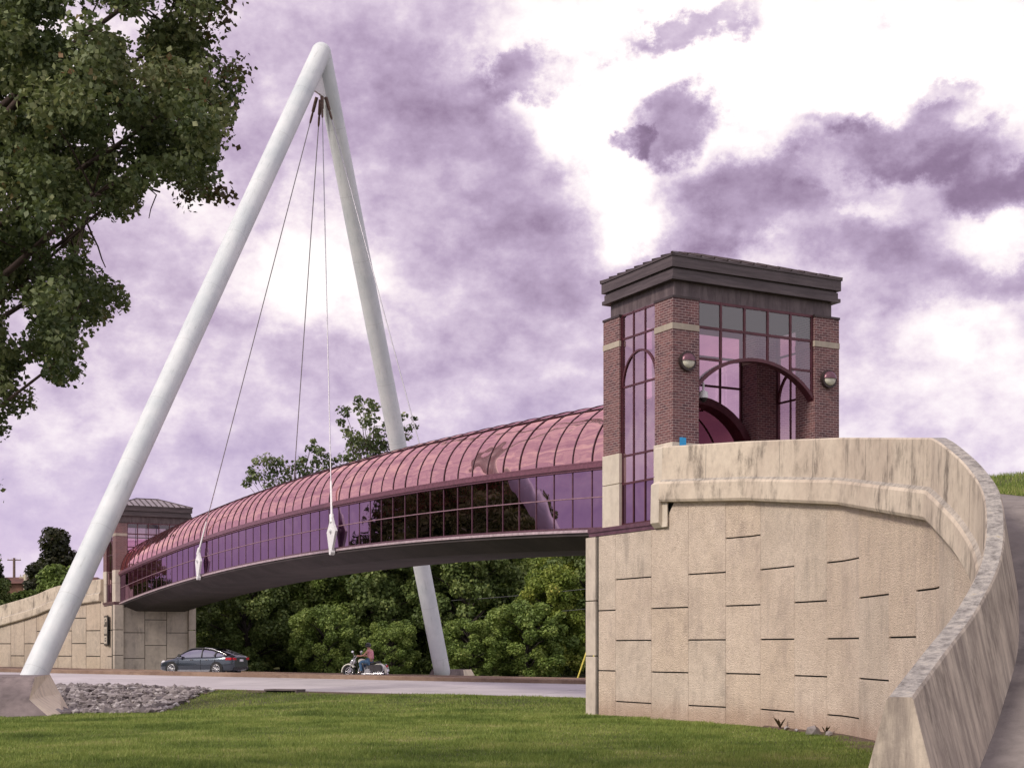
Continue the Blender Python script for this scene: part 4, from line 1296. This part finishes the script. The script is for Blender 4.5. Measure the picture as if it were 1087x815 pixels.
for (tx, ty), hz, r in limbs:
    q = at(tx, ty, 16+random.uniform(-1.2, 1.2))-TB
    s0 = Vector((.1, .1, min(max(hz, q.z-3.2), 9)))
    n = 7; pts = []
    for k in range(n+1):
        f = k/n; p = s0.lerp(q, f)+Vector((0, 0, .5*math.sin(math.pi*f)*(1 if q.z < s0.z+1 else -.3)))
        p += Vector((random.uniform(-.08, .08), random.uniform(-.08, .08), random.uniform(-.08, .08)))*(0 if k in (0, n) else 1); pts.append(p)
    b.tube(pts, [r*(1-.85*k/n)+.006 for k in range(n+1)], 8)
LM = [Vector(b.v[i]) for i in range(0, len(b.v), 7)]
for k in range(0, vis, 2):
    c = Vector(cs[k]); near_ = min(LM, key=lambda v: (v-c).length_squared)
    if (near_-c).length < 1.0:
        b.tube([near_, near_.lerp(c, .5)+Vector((0, 0, .06)), c], [.014, .009, .004], 4, False)
# bare hanging twigs
for tw in ([(140, 172), (148, 186), (158, 200), (166, 207), (160, 222), (158, 232)], [(158, 200), (170, 204)], [(92, 236), (98, 250), (104, 262), (108, 275), (112, 284)], [(88, 10), (96, 18), (100, 10), (104, 2)]):
    b.tube([at(px, yy, 15.2)-TB for px, yy in tw], [.012-.0015*k for k in range(len(tw))], 5, False)
b.build('trunk', 'bark', ft, True)

# ------------------------------------------------------------------ building, poles, wires
e = empty('distant_building', ((25-CX)/F*190, 190, 0), 0, 'low distant building with rust brown roof above the left wall', 'building')
zr = EYE+(HY-619)/F*190
b = MB(); b.box(-9, 9, 0, 8, 0, zr); b.build('wall', 'rust_wall', e)
b = MB(); b.face([(-9.5, -.5, zr), (9.5, -.5, zr), (8.5, 4, zr+1.0), (-8.5, 4, zr+1.0)]); b.face([(9.5, 8.5, zr), (-9.5, 8.5, zr), (-8.5, 4, zr+1.0), (8.5, 4, zr+1.0)])
b.face([(9.5, -.5, zr), (9.5, 8.5, zr), (8.5, 4, zr+1.0)]); b.face([(-9.5, 8.5, zr), (-9.5, -.5, zr), (-8.5, 4, zr+1.0)]); b.build('roof', 'brown_roof', e)
def pole(px, y_top, Y, r, label, arm=1.2, mat='wood_pole'):
    q = at(px, y_top, Y); e = empty('utility_pole', (q.x, q.y, 0), R(8), label, 'pole')
    b = MB(); b.tube([(0, 0, -.2), (0, 0, q.z)], [r*1.3, r], 10); b.build('shaft', mat, e, True)
    if arm:
        b = MB(); b.box(-arm, arm, -.06, .06, q.z-.35, q.z-.22); b.build('crossarm', mat, e)
        b = MB()
        for x in (-arm+.1, -arm*.4, arm*.4, arm-.1): b.tube([(x, 0, q.z-.22), (x, 0, q.z-.05)], .05, 6)
        b.build('insulator', 'cream_paint', e)
    return q
pole(15, 592, 200, .17, 'distant utility pole with crossarm above the brown roof', .9)
qa = pole(27, 609, 125, .14, 'pale slender pole rising from the bushes above the left wall', .5, 'footing_lit_side')
qb = pole(652, 560, 92, .15, 'utility pole hidden behind the near abutment', 1.2)
def wire(a, c, sag, label, r=.02):
    e = MB(); pts = [a.lerp(c, k/40)-Vector((0, 0, sag*4*(k/40)*(1-k/40))) for k in range(41)]
    pts = [p-a for p in pts]; e.tube(pts, r, 5); o = e.build('overhead_wire', 'wire', None, True); o.location = a
    tag(o, label, 'wire', 'overhead wires'); return o
wire(qa+Vector((0, 0, -.3)), Vector((qb.x, qb.y, 5.6)), 1.7, 'thin upper overhead wire sagging across the trees behind the bridge')
wire(qa+Vector((0, 0, -1.1)), Vector((qb.x, qb.y, 4.3)), 1.7, 'thin lower overhead wire sagging across the trees behind the bridge')
for i, (p0, y0, p1, y1) in enumerate(((612, 722, 640, 640), (621, 722, 646, 650))):
    a = at(p0, y0, 88); a.z = gz(a.x, a.y); c = at(p1, y1, 90)
    b = MB(); b.tube([Vector((0, 0, 0)), (c-a)*.75], .05, 6); o = b.build('guy_guard', 'yellow_guard', None, True); o.location = a
    tag(o, ('slanting yellow guy wire guard beside the near abutment, left one' if i == 0 else 'slanting yellow guy wire guard touching the edge of the near abutment'), 'guy wire')

# ------------------------------------------------------------------ car
def make_car(loc, rz, label):
    e = empty('parked_car' if False else 'sedan_car', loc, rz, label, 'car')
    # local x forward, length 4.7; stations
    st = [  # x, halfwidth, zbottom, zbelt(top of lower body), side bulge z
        (-2.34, .62, .42, .92), (-2.28, .76, .30, 1.00), (-2.1, .84, .24, 1.04), (-1.7, .89, .20, 1.02), (-1.2, .905, .18, .98), (-.6, .91, .17, .96), (0, .91, .17, .95),
        (.6, .91, .17, .93), (.95, .905, .17, .93), (1.3, .89, .18, .88), (1.7, .87, .2, .80), (2.05, .80, .22, .72), (2.25, .68, .26, .64), (2.34, .52, .34, .56)]
    b = MB(); rows = []
    for x, w, z0, z1 in st:
        h = z1-z0
        rows.append([(x, -w*.2, z0), (x, -w*.86, z0+.01), (x, -w*.985, z0+.1*h), (x, -w, z0+.45*h), (x, -w*.99, z0+.72*h), (x, -w*.955, z0+.9*h), (x, -w*.86, z1-.01), (x, -w*.45, z1+.02),
                     (x, w*.45, z1+.02), (x, w*.86, z1-.01), (x, w*.955, z0+.9*h), (x, w*.99, z0+.72*h), (x, w, z0+.45*h), (x, w*.985, z0+.1*h), (x, w*.86, z0+.01), (x, w*.2, z0)])
    b.grid(rows, True); b.face(list(reversed(rows[0]))); b.face(rows[-1])
    body = b.build('body', 'car_paint', e, True)
    # greenhouse glass
    gh = [(-1.95, .60, 1.03, 1.04), (-1.5, .68, 1.0, 1.22), (-1.0, .71, .97, 1.37), (-.5, .72, .96, 1.43), (0, .72, .95, 1.44), (.35, .71, .94, 1.40), (.75, .68, .93, 1.2), (1.18, .66, .91, .94)]
    b = MB(); rows = []
    for x, wt, z0, z1 in gh:
        wb = .83; f = (z1-z0)/.5; wtt = wb+(wt-.12-wb)*min(1, f)
        rows.append([(x, -wb, z0-.02), (x, -(wb+wtt)/2-.015, (z0+z1)/2), (x, -wtt, z1-.03), (x, wtt, z1-.03), (x, (wb+wtt)/2+.015, (z0+z1)/2), (x, wb, z0-.02)])
    b.grid(rows); b.build('window_glass', 'car_glass', e, True)
    # roof skin + pillars
    b = MB(); rr_ = []
    for x, wt, z0, z1 in gh:
        wb = .83; f = (z1-z0)/.5; wtt = wb+(wt-.12-wb)*min(1, f)
        rr_.append((x, wtt, z0, z1, wb))
    sk = [r for r in rr_ if -1.3 < r[0] < .4]
    b.grid([[(x, -w-.03, z-.06), (x, -w+.02, z-.005), (x, -w*.5, z+.025), (x, w*.5, z+.025), (x, w-.02, z-.005), (x, w+.03, z-.06)] for x, w, _, z, _ in sk])
    b.build('roof', 'car_paint', e, True)
    b = MB()
    for sgn in (-1, 1):
        b.tube([(r[0], sgn*(r[1]+.01), r[3]-.03) for r in rr_], .035, 6)
        for x in (-.42, ):
            b.tube([(x-.03, sgn*.845, .95), (x+.0, sgn*.63, 1.42)], .035, 6)
        b.tube([(-1.25, sgn*.84, .99), (-1.35, sgn*.68, 1.25)], .06, 6)
    b.build('pillar', 'black_part', e, True)
    b = MB()
    for sgn in (1,): b.tube([(-1.9, sgn*.72, 1.05), (-1.5, sgn*.655, 1.215), (-1.0, sgn*.62, 1.375), (-.5, sgn*.605, 1.435)], [.015, .03, .03, .015], 6)
    b.build('roof_trim', 'chrome', e, True)
    for sgn in (-1, 1):
        # lights, mirrors, handles, skirts, arches
        b = MB(); b.box(-2.27, -1.93, sgn*.80-.06, sgn*.80+.06, .80, .93); b.box(-2.36, -2.2, sgn*.6-.12, sgn*.6+.12, .80, .92); b.build('taillight', 'red_lens', e)
        b = MB(); b.tube([(2.2, sgn*.58, .64), (2.02, sgn*.74, .70), (1.86, sgn*.80, .73)], [.05, .07, .03], 8); b.build('headlight', 'plate', e, True)
        b = MB(); b.tube([(.82, sgn*.86, .98), (.84, sgn*1.02, 1.02)], [.04, .1], 8); b.build('mirror', 'black_part', e, True)
        b = MB(); b.box(-1.0, .98, sgn*.9-.03, sgn*.9+.03, .20, .27); b.build('side_skirt', 'rim', e)
        b = MB()
        for x in (.05, -.9): b.box(x, x+.2, sgn*.905-.02, sgn*.905+.02, .80, .83)
        b.build('door_handle', 'chrome', e)
        b = MB()
        for x in (.98, -.42, -1.3): b.box(x-.006, x+.006, sgn*.912-.006, sgn*.912+.006, .28, .84)
        b.build('door_gap', 'black_part', e)
        for x in (1.38, -1.40):
            b = MB(); b.tube([(x, sgn*.55, .34), (x, sgn*.905, .34)], .385, 28); b.build('wheel_arch', 'black_part', e, True)
            wroot = MB(); wroot.tube([(x, sgn*.70, .33), (x, sgn*.72, .33), (x, sgn*.90, .33), (x, sgn*.922, .33)], [.30, .33, .33, .30], 28); wh = wroot.build('wheel', 'tyre', e, True)
            b = MB(); b.tube([(x, sgn*.915, .33), (x, sgn*.926, .33)], .235, 24); b.build('rim', 'black_part', wh)
            b = MB()
            for k in range(10):
                a = k*math.pi/5; b.tube([(x, sgn*.932, .33), (x+.22*math.cos(a), sgn*.932, .33+.22*math.sin(a))], [.03, .022], 5)
            b.tube([(x+.225*math.cos(k*math.pi/12), sgn*.93, .33+.225*math.sin(k*math.pi/12)) for k in range(25)], .02, 5)
            b.build('spoke', 'rim', wh, True)
    b = MB(); b.box(-2.372, -2.345, -.16, .16, .72, .84); b.build('number_plate', 'plate', e)
    b = MB(); b.box(-2.35, -1.9, -.66, .66, .30, .42); b.build('bumper_insert', 'black_part', e)
    return e
cp = at(216, 700, 77.3); s_, p_ = rs(cp.x, cp.y)
make_car((cp.x, cp.y, road_z(s_, p_)), math.atan2(RD.y, RD.x), 'dark blue-grey sedan driving to the left beyond the median kerb')

# ------------------------------------------------------------------ skin figures
def skin(name, nodes, edges, mat, parent, levels=2):
    me = bpy.data.meshes.new(name); me.from_pydata([n[0] for n in nodes], edges, [])
    o = bpy.data.objects.new(name, me); COL.objects.link(o)
    sm = o.modifiers.new('s', 'SKIN'); sm.use_smooth_shade = True
    lay = me.skin_vertices[0] if me.skin_vertices else None
    if lay is None:
        bpy.context.view_layer.objects.active = o
        bm = bmesh.new(); bm.from_mesh(me); bm.verts.layers.skin.verify(); bm.to_mesh(me); bm.free(); lay = me.skin_vertices[0]
    for i, n in enumerate(nodes):
        r = n[1]; lay.data[i].radius = r if hasattr(r, '__len__') else (r, r); lay.data[i].use_root = (i == 0)
    ss = o.modifiers.new('u', 'SUBSURF'); ss.levels = levels; ss.render_levels = levels
    dg = bpy.context.evaluated_depsgraph_get(); ev = o.evaluated_get(dg)
    m2 = bpy.data.meshes.new_from_object(ev); COL.objects.unlink(o); bpy.data.objects.remove(o)
    m2.materials.clear(); m2.materials.append(M[mat])
    o2 = bpy.data.objects.new(name, m2); COL.objects.link(o2); o2.parent = parent
    m2.polygons.foreach_set('use_smooth', [True]*len(m2.polygons))
    return o2

mp = at(388, 700, 72.2); s_, p_ = rs(mp.x, mp.y); mz = road_z(s_, p_); mrot = math.atan2(RD.y, RD.x)
mo = empty('motorcycle', (mp.x, mp.y, mz), mrot, 'white touring motorcycle with chrome trim and panniers, heading left beyond the kerb', 'motorcycle')
def wheel(x, r, name='wheel'):
    b = MB(); n = 28
    b.tube([(x+(r-.06)*math.cos(2*math.pi*k/n), 0, r+(r-.06)*math.sin(2*math.pi*k/n)) for k in range(n+1)], .065, 8, False); w = b.build(name, 'tyre', mo, True)
    b = MB(); b.tube([(x+(r-.13)*math.cos(2*math.pi*k/n), 0, r+(r-.13)*math.sin(2*math.pi*k/n)) for k in range(n+1)], .018, 5, False)
    for k in range(12):
        a = k*math.pi/6; b.tube([(x, 0, r), (x+(r-.13)*math.cos(a), 0, r+(r-.13)*math.sin(a))], .008, 4, False)
    b.tube([(x, -.08, r), (x, .08, r)], .07, 10); b.build('rim', 'chrome', w, True)
wheel(.92, .34); wheel(-.76, .33)
b = MB()
for s in (-.1, .1):
    b.tube([(.92, s, .34), (.62, s, .98)], .03, 8)
b.build('fork', 'chrome', mo, True)
def fender(x, r, a0, a1, w, name):
    b = MB(); rows = []
    for k in range(15):
        a = a0+(a1-a0)*k/14
        rows.append([(x+r*math.cos(a)*q2, y, .34+r*math.sin(a)*q2) for y, q2 in ((-w, .86), (-w*.9, .97), (0, 1.02), (w*.9, .97), (w, .86))])
    b.grid(rows); return b.build(name, 'cream_paint', mo, True)
fender(.92, .40, -.1, 2.5, .11, 'front_fender'); fender(-.76, .42, .3, 3.3, .13, 'rear_fender')
skin('fuel_tank', [((.42, 0, .86), (.13, .13)), ((.15, 0, .85), (.17, .15)), ((-.15, 0, .78), (.10, .09))], [(0, 1), (1, 2)], 'cream_paint', mo)
skin('seat', [((-.05, 0, .76), (.13, .05)), ((-.35, 0, .73), (.17, .06)), ((-.6, 0, .80), (.14, .06)), ((-.85, 0, .80), (.11, .05))], [(0, 1), (1, 2), (2, 3)], 'black_part', mo)
b = MB(); b.tube([(.75, 0, .86), (.70, 0, .86), (.55, 0, .86)], [.10, .11, .05], 16)
for s in (-.2, .2): b.tube([(.72, s, .80), (.62, s, .80)], [.06, .04], 10)
b.build('headlight', 'chrome', mo, True)
b = MB(); b.tube([(.62, 0, .98), (.56, .18, 1.08), (.40, .38, 1.14), (.22, .42, 1.10)], .016, 6); b.tube([(.62, 0, .98), (.56, -.18, 1.08), (.40, -.38, 1.14), (.22, -.42, 1.10)], .016, 6)
b.build('handlebar', 'chrome', mo, True)
b = MB(); b.tube([(.44, .36, 1.12), (.48, .42, 1.32)], .008, 5); b.tube([(.48, .40, 1.32), (.48, .48, 1.33)], .05, 8); b.tube([(.44, -.36, 1.12), (.48, -.42, 1.32)], .008, 5); b.tube([(.48, -.40, 1.32), (.48, -.48, 1.33)], .05, 8)
b.build('mirror', 'chrome', mo, True)
b = MB()
for x, tilt in ((.16, .12), (-.06, -.12)):
    for k in range(5): b.tube([(x+tilt*k*.2, -.02-.0, .46+.05*k), (x+tilt*k*.2, 0, .485+.05*k)], .11, 12)
b.tube([(.1, -.13, .38), (.1, .13, .38)], .19, 16); b.tube([(-.2, -.12, .36), (-.2, .12, .36)], .14, 14)
b.build('engine', 'rim', mo, True)
b = MB(); b.tube([(.9, 0, .33), (.45, 0, .22), (-.2, 0, .22), (-.76, 0, .33)], .02, 6); b.tube([(.6, 0, .95), (.35, 0, .26)], .03, 6); b.build('frame', 'black_part', mo, True)
for s in (-.2, .2):
    b = MB(); b.tube([(.25, s*.7, .55), (.3, s, .3), (0, s*1.1, .24), (-.5, s*1.2, .24), (-1.05, s*1.2, .26), (-1.12, s*1.2, .27)], [.025, .03, .035, .045, .05, .04], 10); b.build('exhaust_pipe', 'chrome', mo, True)
    b = MB(); y0, y1 = (.17, .36) if s > 0 else (-.36, -.17)
    pr = [(-.42, .40), (-.38, .68), (-.95, .70), (-1.08, .60), (-1.05, .38)]
    f0 = [(x, y0, z) for x, z in pr]; f1 = [(x, y1, z) for x, z in pr]
    b.face(f0); b.face(list(reversed(f1)))
    for k in range(5): b.face([f0[k], f0[(k+1) % 5], f1[(k+1) % 5], f1[k]])
    b.build('pannier', 'bag_leather', mo)
    b = MB(); b.tube([(-.98, s*1.3, .72), (-1.1, s*1.3, .62), (-1.12, s*1.3, .42), (-1.0, s*1.3, .33), (-.6, s*1.3, .33)], .022, 6); b.build('pannier_rail', 'chrome', mo, True)
b = MB(); b.tube([(-1.16, 0, .62), (-1.22, 0, .62)], .06, 10); b.build('taillight', 'red_lens', mo, True)
b = MB(); b.box(-1.26, -1.24, -.1, .1, .36, .48); b.build('number_plate', 'plate', mo)

rider = empty('person', (mp.x, mp.y, mz), mrot, 'motorcycle rider in black helmet, pink sleeveless shirt and blue jeans, hands on the handlebar', 'person')
hip = (-.28, 0, .86)
bodyn = [(hip, (.13, .16)), ((-.30, 0, 1.05), (.115, .15)), ((-.27, 0, 1.25), (.12, .17)), ((-.24, 0, 1.38), (.09, .13)), ((-.20, 0, 1.46), (.055, .055)), ((-.16, 0, 1.56), (.09, .08)), ((-.15, 0, 1.66), (.085, .075))]
bodye = [(0, 1), (1, 2), (2, 3), (3, 4), (4, 5), (5, 6)]
for s in (-1, 1):
    i = len(bodyn)
    bodyn += [((-.23, .20*s, 1.37), .06), ((-.06, .28*s, 1.16), .047), ((.10, .38*s, 1.11), .034), ((.19, .41*s, 1.13), (.03, .042)), ((.26, .41*s, 1.13), (.025, .04))]
    bodye += [(3, i), (i, i+1), (i+1, i+2), (i+2, i+3), (i+3, i+4)]
    j = len(bodyn)
    bodyn += [((-.22, .11*s, .84), .10), ((.20, .20*s, .80), .075), ((.10, .23*s, .40), .05), ((.14, .24*s, .30), .045), ((.30, .25*s, .27), .04)]
    bodye += [(0, j), (j, j+1), (j+1, j+2), (j+2, j+3), (j+3, j+4)]
pb = skin('body', bodyn, bodye, 'skin', rider)
skin('shirt', [((-.29, 0, .94), (.145, .175)), ((-.30, 0, 1.06), (.135, .165)), ((-.27, 0, 1.25), (.135, .185)), ((-.24, 0, 1.38), (.10, .14)), ((-.23, .16, 1.38), .075), ((-.19, .24, 1.31), .068), ((-.23, -.16, 1.38), .075), ((-.19, -.24, 1.31), .068)],
     [(0, 1), (1, 2), (2, 3), (3, 4), (4, 5), (3, 6), (6, 7)], 'pink_cloth', rider)
jn = [((-.28, 0, .86), (.145, .175))]; je = []
for s in (-1, 1):
    j = len(jn); jn += [((-.22, .11*s, .85), .115), ((.20, .20*s, .81), .09), ((.12, .23*s, .50), .068), ((.10, .235*s, .36), .065)]; je += [(0, j), (j, j+1), (j+1, j+2), (j+2, j+3)]
skin('jeans', jn, je, 'denim', rider)
for s in (-1, 1):
    skin('boot', [((.11, .24*s, .40), .055), ((.13, .24*s, .29), .055), ((.24, .25*s, .27), (.05, .035)), ((.33, .25*s, .26), (.045, .028))], [(0, 1), (1, 2), (2, 3)], 'black_part', rider)
    b = MB()
    for k in range(4): b.tube([(.22, .36*s+s*.028*k, 1.15), (.26, .36*s+s*.028*k, 1.14), (.265, .36*s+s*.028*k, 1.10), (.235, .36*s+s*.028*k, 1.085)], [.013, .012, .011, .01], 6)
    b.tube([(.18, .36*s, 1.12), (.20, .345*s, 1.09), (.235, .35*s, 1.08)], [.014, .013, .011], 6)
    b.build('fingers', 'skin', rider, True)
b = MB(); rows = []
for i in range(11):
    f = math.pi*.72*i/10
    rows.append([(-.155+.145*math.sin(f)*math.cos(2*math.pi*k/24), .128*math.sin(f)*math.sin(2*math.pi*k/24), 1.635+.14*math.cos(f)) for k in range(24)])
b.grid(rows, True); b.build('helmet', 'helmet', rider, True)
b = MB(); b.tube([(-.02, -.07, 1.62), (-.005, 0, 1.62), (-.02, .07, 1.62)], .022, 8); b.build('sunglasses', 'black_part', rider, True)

# ------------------------------------------------------------------ world
w = bpy.data.worlds.new('World'); scene.world = w; w.use_nodes = True
nt = NT(w.node_tree); nt.n.clear()
SUN_EL, SUN_AZ = R(38), math.atan2(-.80, -.60)   # direction toward sun in x,y: behind-left of viewer
sdir = Vector((math.cos(SUN_EL)*-.80, math.cos(SUN_EL)*-.60, math.sin(SUN_EL)))
tc = nt.add('ShaderNodeTexCoord').outputs['Generated']
vec = nt.add('ShaderNodeVectorMath', {0: tc}, operation='NORMALIZE').outputs[0]
def vnoise(scale_v, sc, det, rough, dist=0.0, off=(0, 0, 0)):
    mp_ = nt.add('ShaderNodeMapping', {'Vector': vec, 'Scale': scale_v, 'Location': off}).outputs[0]
    return nt.add('ShaderNodeTexNoise', {'Vector': mp_, 'Scale': sc, 'Detail': det, 'Roughness': rough, 'Distortion': dist})
# domain-warp the direction, coarse and fine
def voff(sv, sc, det, rough, amp):
    n_ = vnoise(sv, sc, det, rough)
    w_ = nt.add('ShaderNodeVectorMath', {0: n_.outputs['Color'], 1: (.5, .5, .5)}, operation='SUBTRACT').outputs[0]
    return nt.add('ShaderNodeVectorMath', {0: w_, 'Scale': amp}, operation='SCALE').outputs[0]
wv = nt.add('ShaderNodeVectorMath', {0: vec, 1: voff((1, 1, 1.3), 9, 3, .5, .09)}, operation='ADD').outputs[0]
wv = nt.add('ShaderNodeVectorMath', {0: wv, 1: voff((1, 1, 1.2), 34, 7, .68, .045)}, operation='ADD').outputs[0]
def lobe(px, y, a, bb, amt, lo=.35, hi=1.0, rot=0):
    d = Vector(((px-CX)/F, 1, (HY-y)/F)); n = d.length; d.normalize()
    k = 1/n
    df = nt.add('ShaderNodeVectorMath', {0: wv, 1: tuple(d)}, operation='SUBTRACT').outputs[0]
    if rot: df = nt.add('ShaderNodeVectorRotate', {'Vector': df, 'Angle': R(rot)}, rotation_type='Y_AXIS').outputs[0]
    sc = nt.add('ShaderNodeVectorMath', {0: df, 1: (F/a/k, F/a/k*.5, F/bb/k)}, operation='MULTIPLY').outputs[0]
    ln = nt.add('ShaderNodeVectorMath', {0: sc}, operation='LENGTH').outputs['Value']
    return nt.rng(ln, lo, hi, amt, 0)
lobes = [
    # bright openings (negative)
    (830, 75, 340, 120, -.42, .1, 1.1), (1010, 90, 200, 130, -.20, .1, 1.1), (600, 10, 160, 60, -.30, .1, 1.1), (650, 205, 60, 95, -.36, .1, 1.1), (620, 120, 90, 60, -.22, .2, 1.1),
    (305, 285, 115, 85, -.34, .0, 1.1), (350, 330, 90, 60, -.14, .0, 1.1), (1080, 262, 110, 55, -.26, .1, 1.1), (500, 300, 150, 60, -.07, .1, 1.1), (60, 60, 160, 90, -.18, .1, 1), (1050, 345, 90, 35, -.16, .1, 1.1),
    (690, 240, 50, 25, -.14, .1, 1), (1030, 400, 150, 40, -.06, .1, 1.1), (450, 430, 160, 50, -.06, .1, 1.1),
    # dark masses
    (430, 70, 130, 90, .13, .1, 1.1), (470, 150, 150, 95, .15, .1, 1.1), (570, 200, 110, 85, .15, .1, 1.1), (500, 250, 170, 70, .09, .1, 1.1), (640, 310, 140, 70, .07, .1, 1.1), (330, 170, 120, 90, .10, .1, 1.1), (712, 142, 72, 42, .50, .5, 1.05), (675, 160, 36, 18, .30, .5, 1), (955, 165, 115, 36, .44, .4, 1.05), (1050, 205, 80, 36, .30, .4, 1.05), (985, 122, 62, 22, .30, .4, 1), (870, 150, 50, 22, .25, .4, 1),
    (800, 222, 110, 45, .27, .4, 1.1), (905, 275, 65, 42, .24, .3, 1.1), (740, 262, 80, 40, .16, .3, 1.1), (860, 205, 40, 14, -.10, .2, 1), (905, 225, 30, 12, -.10, .2, 1), (735, 42, 110, 20, .42, .3, 1), (655, 38, 50, 14, .2, .3, 1), (945, 22, 40, 24, .34, .2, 1), (970, 55, 36, 14, .2, .2, 1), (575, 75, 60, 22, .30, .2, 1), (960, 320, 100, 40, .14, .3, 1.1), (620, 300, 120, 60, .08, .3, 1.1), (1075, 320, 50, 30, .15, .2, 1), (230, 250, 90, 60, .06, .2, 1),
]
tot = None
for lb in lobes:
    v = lobe(*lb); tot = v if tot is None else nt.math('ADD', tot, v)
n_big = vnoise((1, 1, 1.9), 4.5, 5, .52, 0, (1.3, 2.1, .4)).outputs[0]
n_mid = vnoise((1, 1, 1.5), 16, 5, .55, 0, (4, 1, 2)).outputs[0]
n_fine = vnoise((1, 1, 1.4), 40, 7, .62, 0, (2, 5, 7)).outputs[0]
dens = nt.math('ADD', nt.math('MULTIPLY', nt.math('SUBTRACT', n_big, .5), .50), nt.math('MULTIPLY', nt.math('SUBTRACT', n_mid, .5), .52))
dens = nt.math('ADD', dens, nt.math('MULTIPLY', nt.math('SUBTRACT', n_fine, .5), .48))
dens = nt.math('ADD', nt.math('ADD', dens, .44), tot)
sep = nt.add('ShaderNodeSeparateXYZ', {0: vec})
# cloud colour
hi = nt.ramp(dens, [(.0, (1.12, 1.06, 1.03)), (.20, (1.02, .96, .94)), (.33, (.89, .78, .83)), (.46, (.655, .54, .67)), (.60, (.475, .365, .51)), (.80, (.28, .19, .30)), (1.0, (.18, .115, .19))])
lo = nt.ramp(dens, [(.0, (1.0, .94, .94)), (.26, (.86, .77, .85)), (.44, (.65, .54, .71)), (.65, (.48, .385, .61)), (1.0, (.31, .24, .43))])
elev = sep.outputs[2]
colr = nt.mix(nt.rng(elev, .03, .23), lo, hi)
# warm pink haze at the very horizon
colr = nt.mix(nt.rng(elev, .12, .0, 0, .45), colr, (.66, .50, .70))
# slightly brighter, greyer sky behind the viewer
back = nt.rng(sep.outputs[1], .1, -.6)
colr = nt.mix(nt.math('MULTIPLY', back, .75), colr, (.95, .90, .92))
below = nt.rng(elev, 0, -.05)
colr = nt.mix(below, colr, (.05, .055, .035))
sky = nt.add('ShaderNodeTexSky', sky_type='NISHITA'); sky.sun_disc = False; sky.sun_elevation = SUN_EL
sky.sun_rotation = math.atan2(sdir.x, sdir.y)
bg1 = nt.add('ShaderNodeBackground', {'Color': colr, 'Strength': 1.06})
bg2 = nt.add('ShaderNodeBackground', {'Color': sky.outputs[0], 'Strength': .006})
ad = nt.add('ShaderNodeAddShader', {0: bg1.outputs[0], 1: bg2.outputs[0]})
o_ = nt.add('ShaderNodeOutputWorld'); nt.l.new(ad.outputs[0], o_.inputs[0])

sl = bpy.data.lights.new('sun', 'SUN'); sl.energy = 2.6; sl.angle = R(12); sl.color = (1.0, .90, .77)
so = bpy.data.objects.new('sun', sl); COL.objects.link(so)
so.rotation_euler = (-sdir).to_track_quat('-Z', 'Y').to_euler()

# ------------------------------------------------------------------ camera
cd = bpy.data.cameras.new('camera'); cam = bpy.data.objects.new('camera', cd); COL.objects.link(cam)
cam.location = (0, 0, EYE); cam.rotation_euler = (R(90), 0, 0)
cd.sensor_width = 36; cd.lens = F/1087*36; cd.shift_y = (HY-407.5)/1087; cd.clip_end = 4000; cd.clip_start = .1
scene.camera = cam
scene.view_settings.view_transform = 'Standard'; scene.view_settings.look = 'None'; scene.view_settings.exposure = 0
scene.render.engine = 'CYCLES'
scene.cycles.transparent_max_bounces = 16; scene.cycles.max_bounces = 8
